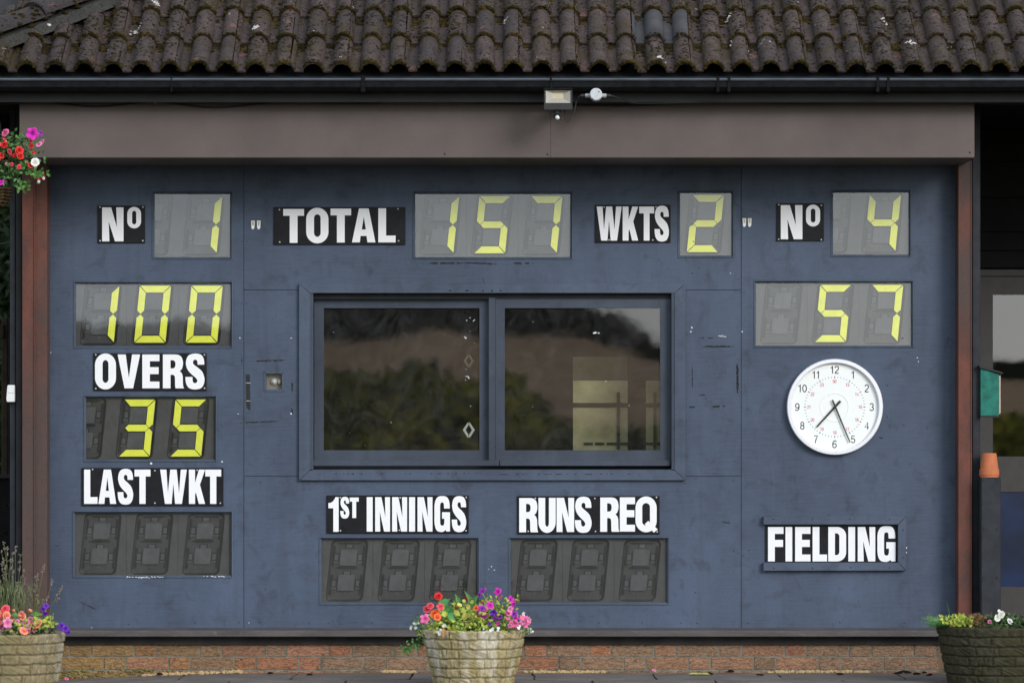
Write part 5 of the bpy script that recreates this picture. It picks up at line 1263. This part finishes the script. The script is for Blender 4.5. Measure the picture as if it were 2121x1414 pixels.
# flowers
FM = {}
def flower_mesh(kind, col):
    key = (kind, col)
    if key in FM: return FM[key]
    m = MB(); pm, tm = PET[col]
    if kind == 'trumpet':
        n_ = 30; rings = [(.12, -.5), (.16, -.1), (.42, .06), (.8, .12), (1.0, .04)]
        V = []
        for r_, h in rings:
            for k in range(n_):
                a = 2 * math.pi * k / n_; lob = 1 - .26 * (1 - abs(math.cos(2.5 * a))) ** 1.5 * (r_ ** 2); ruf = .17 * math.sin(5 * a + .6) * r_ ** 3 + .07 * math.sin(11 * a) * r_ ** 4 + .1 * math.sin(2 * a + 1) * r_ ** 2
                V.append((r_ * lob * math.cos(a), r_ * lob * math.sin(a), h + ruf))
        for i in range(len(rings) - 1):
            m.add(V[i * n_:(i + 2) * n_], [(k, (k + 1) % n_, n_ + (k + 1) % n_, n_ + k) for k in range(n_)], 1 if i < 1 else 0)
        m.add([(0, 0, -.12)] + V[n_:2 * n_], [(0, 1 + k, 1 + (k + 1) % n_) for k in range(n_)], 1)
    elif kind == 'ruffle':
        for lay, (r_, tilt, h, np) in enumerate(((1.0, .1, 0, 6), (.75, .55, .12, 5), (.45, .95, .2, 4))):
            for p in range(np):
                a0 = 2 * math.pi * p / np + lay * .5; ca, sa = math.cos(a0), math.sin(a0); W_ = r_ * .62
                pts = []
                for t, wd in ((.05, .2), (.45, .9), (.8, 1.0), (1.0, .55)):
                    rad = r_ * t * math.cos(tilt * .9); zz = h + r_ * t * math.sin(tilt) - .18 * t * t
                    for s_ in (-1, 0, 1):
                        q = (rad, s_ * wd * W_, zz + .08 * abs(s_) + .05 * math.sin(7 * s_ + 5 * t + p)); pts.append((q[0] * ca - q[1] * sa, q[0] * sa + q[1] * ca, q[2]))
                m.add(pts, [(i * 3 + k, i * 3 + k + 1, i * 3 + k + 4, i * 3 + k + 3) for i in range(3) for k in range(2)], 0 if lay < 2 else 1)
    elif kind == 'five':
        for p in range(5):
            a0 = 2 * math.pi * p / 5; ca, sa = math.cos(a0), math.sin(a0); pts = []
            for t, wd in ((.06, .1), (.4, .42), (.75, .56), (1.0, .3)):
                for s_ in (-1, 0, 1):
                    q = (t, s_ * wd, .12 * t - .1 * t * t + .06 * abs(s_)); pts.append((q[0] * ca - q[1] * sa, q[0] * sa + q[1] * ca, q[2]))
            m.add(pts, [(i * 3 + k, i * 3 + k + 1, i * 3 + k + 4, i * 3 + k + 3) for i in range(1, 3) for k in range(2)], 0)
            m.add(pts, [(k, k + 1, k + 4, k + 3) for k in range(2)], 1)
    elif kind == 'bud':
        m.lathe([(.02, -1), (.5, -.6), (.62, 0), (.4, .7), (.02, 1)], (0, 0, 0), 8)
    elif kind == 'fuchsia':
        for p in range(4):
            a0 = 2 * math.pi * p / 4; d = Vector((math.cos(a0), math.sin(a0), .25)); m.leaf((0, 0, .3), d, (0, 0, 1), 1.0, .45, .1, 1)
        m.lathe([(.1, .3), (.45, -.05), (.42, -.6), (.3, -.75)], (0, 0, 0), 8, 0); m.lathe([(.14, 1.0), (.12, .3)], (0, 0, 0), 6, 1)
    mats = [pm, tm] if kind != 'fuchsia' else [PET['white'][0], PET['red'][0]]
    FM[key] = m.build('flower', mats, mesh_only=True, smooth=True, origin=(0, 0, 0)); return FM[key]
def face_rot(d, spin): return (Vector(d).to_track_quat('Z', 'Y').to_matrix() @ Matrix.Rotation(spin, 3, 'Z'))
def flower(parent, kind, col, u, v, y, rpx, d=None, nm='flower'):
    d = d or (R.uniform(-.9, .9), -1, R.uniform(-.3, 1.0)); r_ = rpx * (D + y) / F
    return inst(nm, flower_mesh(kind, col), P(u, v, y), parent, face_rot(d, R.random() * 6.28), r_)
ROUND = {}
def round_leaf(mat):
    if mat.name in ROUND: return ROUND[mat.name]
    m = MB(); n_ = 14; V = [(0, 0, -.12)]
    for rad, h in ((.55, -.02), (1, .03)):
        for k in range(n_):
            a = 2 * math.pi * k / n_; q = rad * (1 + .05 * math.sin(5 * a)); V.append((q * math.cos(a), q * math.sin(a), h + .06 * math.sin(3 * a) * rad))
    m.add(V, [(0, 1 + k, 1 + (k + 1) % n_) for k in range(n_)] + [(1 + k, 1 + n_ + k, 1 + n_ + (k + 1) % n_, 1 + (k + 1) % n_) for k in range(n_)])
    ROUND[mat.name] = m.build('leaf', mat, mesh_only=True, smooth=True, origin=(0, 0, 0)); return ROUND[mat.name]
def rleaf(parent, mat, u, v, y, rpx):
    d = (R.uniform(-.7, .7), -1, R.uniform(.1, 1.2)); return inst('leaf', round_leaf(mat), P(u, v, y), parent, face_rot(d, R.random() * 6.28), rpx * (D + y) / F)
def dome(m, cx, cy, cz, rx, ry, rz, n_, L, W_, low=-.1):
    for i in range(n_):
        th = R.random() * 6.283; ph = R.uniform(low, 1); q = math.sqrt(max(0, 1 - ph * ph)); s_ = R.uniform(.55, 1.0) * (1 + .25 * noise.noise(Vector((math.cos(th) * 3, math.sin(th) * 3, ph * 3 + cx))))
        nrm = Vector((q * math.cos(th), q * math.sin(th), ph)); p = Vector((cx + rx * nrm.x * s_, cy + ry * nrm.y * s_, cz + rz * nrm.z * s_))
        d = (nrm + Vector((R.uniform(-1, 1), R.uniform(-1, 1), R.uniform(-.8, .6)))).normalized()
        m.leaf(p, d, nrm + Vector((R.uniform(-.5, .5), R.uniform(-.5, .5), R.uniform(-.2, .6))), L * R.uniform(.6, 1.3), W_ * R.uniform(.6, 1.3))
def stem(m, a, b, r=.0018, bow=.02):
    a, b = Vector(a), Vector(b); c = (a + b) / 2 + Vector((R.uniform(-bow, bow), 0, R.uniform(0, bow))); m.tube([a, (a + c) / 2 + Vector((0, 0, bow * .2)), c, (c + b) / 2, b], r, 4)

# --- centre planter plants
_, px, py, pz = PC
e = empty('nasturtium_plant', (px - .06, py, pz), 'lime and yellow round leaved nasturtium in the middle of the cream planter', 'plant')
for (u, v, r_, mt) in [(944, 1270, 8.5, LEAF_YEL), (921, 1271, 6.5, LEAF_LIME), (910, 1275, 6.5, LEAF_YEL), (963, 1276, 7.5, LEAF_YEL), (983, 1276, 8, LEAF_YEL), (952, 1252, 5.5, LEAF_YEL), (970, 1256, 5.5, LEAF_YEL), (970, 1291, 7, LEAF_YEL), (984, 1294, 6, LEAF_LIME), (930, 1305, 6.5, LEAF_YEL), (941, 1304, 4.5, LEAF_LIME),
                       (934, 1266, 8, LEAF_GRN), (948, 1285, 9, LEAF_GRN), (935, 1276, 8.5, LEAF_GRN), (959, 1301, 6, LEAF_GRN), (921, 1247, 9, LEAF_GRN), (913, 1247, 6, LEAF_GRN), (927, 1258, 7, LEAF_GRN), (975, 1268, 6, LEAF_LIME), (960, 1264, 6, LEAF_LIME), (955, 1290, 6, LEAF_LIME), (1000, 1288, 6, LEAF_LIME), (992, 1284, 5, LEAF_YEL), (940, 1296, 5, LEAF_LIME), (915, 1288, 5, LEAF_LIME), (902, 1290, 5, LEAF_LIME), (1010, 1297, 5, LEAF_LIME), (1052, 1299, 5, LEAF_LIME), (1045, 1293, 4, LEAF_YEL), (978, 1246, 4.5, LEAF_LIME), (961, 1244, 4, LEAF_LIME)]:
    rleaf(e, mt, u, v, py - R.uniform(.08, .2), r_)
m = MB(); dome(m, px - .02, py - .02, pz - .015, .25, .24, .15, 1300, .026, .019); tag(m.build('foliage', LEAF_LIME, e), kind='stuff')
m = MB()
for i in range(14): stem(m, (px + R.uniform(-.1, .05), py, pz - .02), P(R.uniform(905, 990), R.uniform(1245, 1290), py - .1))
m.build('stems', LEAF_GRN, e)
flower(e, 'ruffle', 'red', 908, 1234, py - .05, 8.5); flower(e, 'ruffle', 'red', 968, 1238, py - .05, 6); flower(e, 'five', 'orange', 901, 1271, py - .2, 10, (-.2, -1, .4)); flower(e, 'five', 'orange', 906, 1277, py - .21, 8, (.3, -1, .3)); flower(e, 'bud', 'red', 945, 1257, py - .12, 4); flower(e, 'five', 'orange', 986, 1259, py - .15, 6); flower(e, 'bud', 'coral', 999, 1246, py - .1, 5)
for (u0, v0, u1, v1) in [(958, 1262, 945, 1232), (970, 1258, 990, 1232), (985, 1262, 966, 1226), (915, 1255, 930, 1240), (935, 1256, 950, 1238)]:
    a, b = P(u0, v0, py - .06), P(u1, v1, py - .08); m = MB(); m.leaf(a, b - a, (R.uniform(-.4, .4), -1, .4), (b - a).length * 1.1, .034, .15); m.build('leaf', LEAF_MID, e)
m = MB(); m.leaf(P(918, 1299, py - .29), P(922, 1325, py - .3) - P(918, 1299, py - .29), (.2, -1, 0), .05, .03); m.build('leaf', plain('withered_leaf', (0.36, 0.2, 0.09), .8, .1), e)

e = empty('petunia_plant', (px + .12, py, pz), 'magenta and purple petunias on the right of the cream planter', 'plant')
for (u, v, r_, c, d) in [(997, 1265, 12.5, 'magenta', (-.2, -1, .2)), (1003, 1274, 8.5, 'magenta', (.2, -1, -.2)), (1015, 1253, 9, 'magenta', (.3, -1, .6)), (999, 1224, 10, 'violet', (-.6, -.5, .7)), (993, 1232, 6, 'violet', (-.8, -.6, 0)), (1031, 1225, 8.5, 'magenta', (-.5, -1, .3)), (1035, 1236, 6.5, 'magenta', (.1, -.6, -.8)), (1058, 1241, 9, 'magenta', (.7, -.7, .3)), (1064, 1250, 6.5, 'magenta', (.5, -.6, -.6)), (1022, 1268, 8, 'purple', (.1, -1, -.4)), (1023, 1281, 7, 'violet', (.2, -.8, -.6)), (1064, 1271, 9, 'violet', (.2, -1, .4)), (1069, 1279, 7, 'magenta', (.5, -1, 0)), (1014, 1291, 4, 'purple', (0, -1, .2))]:
    flower(e, 'trumpet', c, u, v, py - R.uniform(.1, .22), r_, d)
for (u, v, r_, c, k, d) in [(885, 1260, 9, 'coral', 'ruffle', None), (891, 1254, 8, 'coral', 'ruffle', None), (912, 1256, 8.5, 'coral', 'trumpet', (.3, -1, .2)), (880, 1281, 11, 'pink', 'trumpet', (-.3, -1, .2)), (1054, 1268, 7, 'pink', 'five', None), (1087, 1287, 13, 'pink', 'trumpet', (.5, -1, .2)), (1096, 1283, 7, 'rose', 'trumpet', (.9, -.6, .1)), (1066, 1291, 9.5, 'pink', 'trumpet', (-.2, -1, -.2)), (1058, 1288, 4.5, 'peach', 'five', None)]:
    flower(e, k, c, u, v, py - R.uniform(.18, .27), r_, d)
for q in range(16):
    u = R.uniform(985, 1090); flower(e, R.choice(['trumpet', 'trumpet', 'five']), R.choice(['magenta', 'magenta', 'pink', 'violet', 'rose']), u, R.uniform(1252 if u < 1070 else 1278, 1296), py - R.uniform(.1, .24), R.uniform(4.5, 8))
m = MB(); dome(m, px + .11, py - .03, pz - .01, .17, .2, .12, 620, .022, .014); tag(m.build('foliage', LEAF_MID, e), kind='stuff')
m = MB()
for (u, v) in [(999, 1228), (1032, 1232), (1060, 1245), (1010, 1230), (1040, 1250), (1050, 1255), (1018, 1236), (1025, 1240), (1046, 1238)]: stem(m, (px + R.uniform(.04, .16), py - .05, pz), P(u, v, py - .12), .0022)
for i in range(70):
    u, v = R.uniform(1005, 1075), R.uniform(1236, 1290); p = P(u, v, py - R.uniform(.05, .2)); m.leaf(p, (R.uniform(-1, 1), -.4, R.uniform(-.3, 1)), (R.uniform(-.5, .5), -1, .3), .022, .012)
m.build('stems', LEAF_LIME, e)
e = empty('alyssum_plant', (px, py - .24, pz), 'small white flowers and trailing greenery spilling over the cream planter rim', 'plant')
for (u, v) in [(859, 1292), (853, 1299), (862, 1300), (867, 1288), (920, 1295), (1022, 1301), (1019, 1306), (1032, 1302), (1097, 1304), (1101, 1309), (1092, 1308), (1003, 1301), (1076, 1298), (914, 1303), (1085, 1272), (907, 1310)]:
    for q in range(3): flower(e, 'five', 'white', u + R.uniform(-3, 3), v + R.uniform(-3, 3), py - R.uniform(.22, .3) if 880 < u < 1080 else py - .05, R.uniform(2.0, 3.3))
m = MB()
for q in range(130):
    u, v = R.choice([(R.gauss(866, 6), R.uniform(1265, 1312)), (R.gauss(1090, 8), R.uniform(1285, 1310)), (R.gauss(872, 4), R.uniform(1305, 1335)), (R.uniform(845, 872), R.gauss(1336, 5)), (R.uniform(832, 850), R.gauss(1346, 4))])
    p = P(u, v, py - R.uniform(-.02, .1)); m.leaf(p, (R.uniform(-1, 1), -.5, R.uniform(-1, 1)), (R.uniform(-.5, .5), -1, .3), .02, .012)
tag(m.build('trailing_foliage', LEAF_MID, e), kind='stuff')

# --- left planter
_, px, py, pz = PLt
e = empty('begonia_plant', (px, py, pz), 'pink peach and coral begonias filling the left planter', 'plant')
for (u, v, r_, c, k) in [(11, 1261, 10, 'coral', 'ruffle'), (4, 1275, 13, 'peach', 'ruffle'), (14, 1274, 9, 'peach', 'ruffle'), (16, 1289, 12, 'rose', 'trumpet'), (27, 1283, 8, 'rose', 'trumpet'), (3, 1297, 11, 'rose', 'trumpet'), (52, 1291, 12, 'rose', 'trumpet'), (59, 1299, 9, 'rose', 'trumpet'), (45, 1273, 9, 'peach', 'ruffle'), (41, 1275, 6, 'peach', 'bud'), (36, 1286, 5, 'rose', 'ruffle'), (78, 1291, 11, 'peach', 'ruffle'), (49, 1306, 10, 'peach', 'five'), (58, 1307, 8, 'peach', 'five'), (70, 1305, 4, 'peach', 'five'), (63, 1264, 6, 'peach', 'bud'), (28, 1264, 5, 'peach', 'bud'), (-12, 1284, 12, 'pink', 'ruffle'), (-25, 1292, 11, 'peach', 'ruffle')]:
    flower(e, k, c, u, v, py - R.uniform(.15, .26), r_)
for (u0, v0, u1, v1, wd) in [(55, 1282, 95, 1281, .035), (60, 1272, 88, 1270, .03), (40, 1274, 22, 1272, .035), (85, 1284, 60, 1278, .03), (90, 1292, 70, 1274, .03), (25, 1280, 8, 1268, .03)]:
    a, b = P(u0, v0, py - .15), P(u1, v1, py - .17); m = MB(); m.leaf(a, b - a, (0, -1, .6), (b - a).length, wd, .12); m.build('leaf', LEAF_MID, e)
for q in range(14): flower(e, R.choice(['ruffle', 'trumpet', 'five']), R.choice(['peach', 'rose', 'pink', 'coral']), R.uniform(-10, 85), R.uniform(1270, 1303), py - R.uniform(.14, .25), R.uniform(5, 8.5))
m = MB(); dome(m, px, py - .03, pz - .02, .25, .24, .10, 520, .028, .02); tag(m.build('foliage', LEAF_DARK, e), kind='stuff')
m = MB()
for q in range(60): m.leaf(P(R.uniform(10, 115), R.uniform(1282, 1308), py - R.uniform(.15, .27)), (R.uniform(-1, 1), -.5, R.uniform(-.3, 1)), (R.uniform(-.5, .5), -1, .3), .026, .018)
m.build('rim_foliage', LEAF_LIME, e)
e = empty('lobelia_plant', (px + .22, py, pz), 'deep violet trailing flowers at the right rim of the left planter', 'plant')
for (u, v, r_, d) in [(95, 1254, 7, (.2, -1, .5)), (89, 1261, 6, (-.5, -1, 0)), (94, 1270, 6, (.1, -.8, -.6)), (127, 1296, 8, (-.3, -1, .4)), (136, 1302, 8.5, (.5, -1, 0)), (141, 1309, 6, (.4, -.6, -.6))]: flower(e, 'trumpet', 'purple', u, v, py - .12, r_, d)
m = MB(); stem(m, (px + .2, py - .05, pz - .02), P(94, 1262, py - .1)); stem(m, (px + .23, py - .05, pz - .02), P(128, 1299, py - .11))
for q in range(22): m.leaf(P(R.uniform(95, 112), R.uniform(1275, 1300), py - R.uniform(.05, .14)), (R.uniform(-1, 1), -.5, R.uniform(-.2, 1)), (R.uniform(-.5, .5), -1, .3), .024, .012)
m.build('stems', LEAF_LIME, e)
# lavender
ly = -.75
e = empty('lavender_bush', (X(20, ly), ly, 0), 'tall seeding lavender stalks behind the left planter', 'plant')
m = MB(); hd_ = MB()
tips = [(8, 1125), (15, 1138), (3, 1142), (32, 1132), (42, 1150), (22, 1162), (27, 1185), (5, 1170), (35, 1205), (50, 1180), (12, 1190), (51, 1200), (38, 1228), (20, 1215), (73, 1195), (92, 1168), (72, 1212), (78, 1190), (70, 1220), (108, 1202), (128, 1216), (122, 1238), (100, 1235), (76, 1232), (79, 1245), (90, 1240), (58, 1240), (41, 1248), (-8, 1130), (-15, 1150), (-25, 1140), (0, 1205), (60, 1225), (14, 1160), (26, 1145), (-4, 1182)]
for (u, v) in tips:
    y = ly + R.uniform(-.12, .12); b = (X(R.uniform(-10, 45) if u < 60 else R.uniform(55, 100), y), y, pz - .25 if u < 60 else pz - .05); t = P(u, v, y)
    mid = Vector(b).lerp(t, .55) + Vector(((t.x - b[0]) * -.12, 0, .02)); m.tube([b, Vector(b).lerp(mid, .5), mid, mid.lerp(t, .5), t], .0016, 4)
    for q in range(R.randint(2, 4)):
        p = t.lerp(mid, q * R.uniform(.09, .16)) 
        for z_ in range(5): hd_.lump(p + Vector((R.gauss(0, .0035), R.gauss(0, .0035), R.gauss(0, .005))), .0035, .0035, .005, .4)
for q in range(240):
    u = R.uniform(-30, 48); y = ly + R.uniform(-.15, .15); b = P(u, R.uniform(1235, 1330), y); m.leaf(b, (R.uniform(-.35, .35), R.uniform(-.3, .3), 1), (R.uniform(-1, 1), -1, 0), R.uniform(.05, .13), .005)
for q in range(40):
    u = R.uniform(30, 75); y = ly; b = P(u, R.uniform(1235, 1290), y); m.leaf(b, (R.uniform(-.4, .4), R.uniform(-.3, .3), 1), (R.uniform(-1, 1), -1, 0), R.uniform(.05, .13), .004)
m.build('stalks', STALK, e); tag(hd_.build('seed_heads', LAVHEAD, e), kind='stuff')

# --- right planter
_, px, py, pz = PRt
e = empty('pansy_plant', (px, py, pz), 'pale pansies and low greenery in the mossy right planter', 'plant')
for (u, v, r_, c, k) in [(2074, 1272, 8, 'white', 'five'), (2066, 1279, 7.5, 'white', 'five'), (2070, 1266, 5, 'white', 'five'), (2092, 1286, 7, 'white', 'ruffle'), (2050, 1287, 4.5, 'rose', 'five'), (1971, 1293, 3.5, 'coral', 'five')]: flower(e, k, c, u, v, py - .2, r_)
m = MB(); dome(m, px, py - .03, pz - .03, .29, .28, .075, 900, .026, .018); tag(m.build('foliage', LEAF_DARK, e), kind='stuff')
m = MB()
for q in range(130):
    u = R.gauss(1985, 14); m.leaf(P(u, R.uniform(1275, 1297), py - R.uniform(.1, .25)), (R.uniform(-1, 1), -.5, R.uniform(-.3, 1)), (R.uniform(-.5, .5), -1, .3), .024, .016)
m.build('bright_foliage', LEAF_LIME, e)
m = MB()
for q in range(90):
    u = R.gauss(2022, 9); m.leaf(P(u, R.uniform(1272, 1296), py - R.uniform(.1, .25)), (R.uniform(-1, 1), -.5, R.uniform(-.3, 1)), (R.uniform(-.5, .5), -1, .3), .022, .014)
m.build('withered_foliage', plain('withered_stems', (0.16, 0.10, 0.05), .8, .1, .4), e)
e = empty('grass_tuft', (px - .25, py, pz), 'grassy weeds hanging over the left rim of the mossy planter', 'plant')
m = MB()
for q in range(70):
    a = P(R.uniform(1945, 1985), 1296, py - R.uniform(.0, .15)); b = P(R.uniform(1905, 1975), R.uniform(1270, 1298), py - R.uniform(.0, .2)); m.leaf(a, b - a, (0, -1, .5), (b - a).length, .007)
    for z_ in range(2): p = a.lerp(b, R.uniform(.4, 1)); m.leaf(p, (R.uniform(-1, 1), -.4, R.uniform(-.3, 1)), (0, -1, .3), .014, .006)
m.tube([P(1968, 1290, py - .05), P(1966, 1268, py - .05), P(1961, 1247, py - .05)], [.0025, .002, .0008], 4)
m.tube([P(2085, 1290, py - .05), P(2096, 1278, py - .05), P(2104, 1266, py - .05)], [.0025, .002, .0008], 4)
tag(m.build('blades', LEAF_MID, e), kind='stuff')

# --- hanging basket
hy = -.95
hb = P(-12, 392, hy)
e = empty('hanging_basket', hb - Vector((0, 0, .08)), 'hanging basket of red pink and white flowers at the upper left edge', 'hanging basket')
m = MB(); kb = (D + hy) / F
for i in range(6):
    z_ = -i * .017; rad = .095 * math.sqrt(max(.04, 1 - (i / 6.3) ** 2)); m.tube([(hb.x + rad * math.cos(t * .2618), hb.y + rad * math.sin(t * .2618), hb.z + z_ + (.003 if t % 2 else -.003)) for t in range(25)], .006, 5)
m.lathe([(.085, 0), (.075, -.05), (.04, -.085), (.001, -.095)], hb, 16); m.build('basket', BASKETMAT, e)
m = MB(); hook = Vector((hb.x, fY - .2, Z(170, fY)))
for a in (0.5, 2.6, 4.7): m.tube([hb + Vector((.09 * math.cos(a), .09 * math.sin(a), 0)), Vector((hook.x, hb.y, hook.z - .05))], .0018, 4)
m.tube([Vector((hook.x, hb.y, hook.z - .05)), Vector((hook.x, hb.y, hook.z)), Vector((hook.x, gY - .002, hook.z))], .005, 6); m.build('chain', WIRE, e)
cx, cz = X(22, hy), Z(332, hy)
for q in range(14): flower(e, R.choice(['ruffle', 'five', 'fuchsia']), R.choice(['red', 'red', 'coral', 'pink']), R.uniform(-20, 70), R.uniform(285, 352), hy - R.uniform(.11, .16), R.uniform(4, 7))
m = MB(); dome(m, cx - .04, hy, cz, .17, .15, .14, 800, .026, .015, -1); tag(m.build('foliage', LEAF_DARK, e), kind='stuff')
m = MB()
for q in range(190):
    u, v = R.choice([(R.gauss(40, 20), R.gauss(290, 14)), (R.gauss(70, 12), R.gauss(330, 18)), (R.gauss(30, 20), R.gauss(355, 14)), (R.gauss(80, 10), R.gauss(362, 6)), (R.gauss(45, 6), R.gauss(385, 8))])
    if u > 101: u = 95
    m.leaf(P(u, v, hy - R.uniform(.05, .16)), (R.uniform(-1, 1), -.5, R.uniform(-1, .8)), (R.uniform(-.5, .5), -1, .3), .026, .016)
tag(m.build('trailing_shoots', LEAF_MID, e), kind='stuff')
for (u, v, r_, c, k, d) in [(11, 275, 9, 'pink', 'ruffle', None), (67, 277, 13.5, 'magenta', 'trumpet', (.1, -1, .1)), (85, 276, 6, 'violet', 'trumpet', (.8, -.6, .1)), (9, 300, 8, 'red', 'ruffle', None), (40, 312, 9, 'red', 'ruffle', None), (42, 323, 8, 'red', 'ruffle', None), (65, 303, 6, 'red', 'ruffle', None), (3, 322, 7, 'red', 'ruffle', None), (20, 314, 6, 'coral', 'ruffle', None), (73, 336, 9, 'white', 'five', (0, -1, .1)), (81, 299, 7, 'rose', 'five', None), (88, 293, 5, 'pink', 'five', None), (80, 374, 7, 'red', 'fuchsia', (0, -.3, 1)), (90, 367, 7, 'red', 'fuchsia', (0, -.3, 1)), (1, 378, 9, 'magenta', 'trumpet', None), (22, 321, 5, 'coral', 'bud', None), (-18, 300, 10, 'pink', 'ruffle', None), (-25, 340, 9, 'red', 'ruffle', None)]:
    flower(e, k, c, u, v, hy - R.uniform(.13, .17), r_, d)

# --- fallen bits on the paving
m = MB()
for (u, v) in [(330, 1392), (560, 1396), (640, 1398), (1515, 1388), (1440, 1397), (1470, 1397), (1575, 1399), (1740, 1397), (1860, 1395), (1880, 1394), (1900, 1397), (1925, 1399), (1870, 1392), (1915, 1394)]:
    y = -D + 7400 * ZC / (v - VH) if v > 1391 else -.05
    m.lump((X(u, y), y, gz(X(u, y)) + .006), R.uniform(.012, .028), .012, .008, .4)
tag(m.build('leaf_litter', DEBRIS), 'dark leaf litter on the paving at the foot of the plinth', None, None, 'stuff')
for lab, u, v, c in [('pale pink fallen petal against the plinth near the right planter', 1355, 1386, 'rose'), ('pink fallen petal beside the left planter', 138, 1408, 'pink'), ('coral fallen petal in the joint between two paving slabs', 374, 1400, 'coral')]:
    y = -.09 if u > 1000 else -D + 7400 * (ZC + .03) / (v - VH)
    x = X(u, y); me = flower_mesh('five', c); o = inst('fallen_petal', me, Vector((x, y, gz(x) + .012)), None, face_rot((.3, -.6, 1), 1), .012); tag(o, lab, 'petal')
m = MB()
for q in range(14):
    u = 1425 + q * 2.4; m.leaf((X(u, -.3), -.3 - R.uniform(0, .05), .006), (1, -.3, .1), (0, -.5, 1), .04, .012)
tag(m.build('fallen_sprig', LEAF_LIME), 'thin yellow green sprig lying on the paving right of the centre', 'sprig')
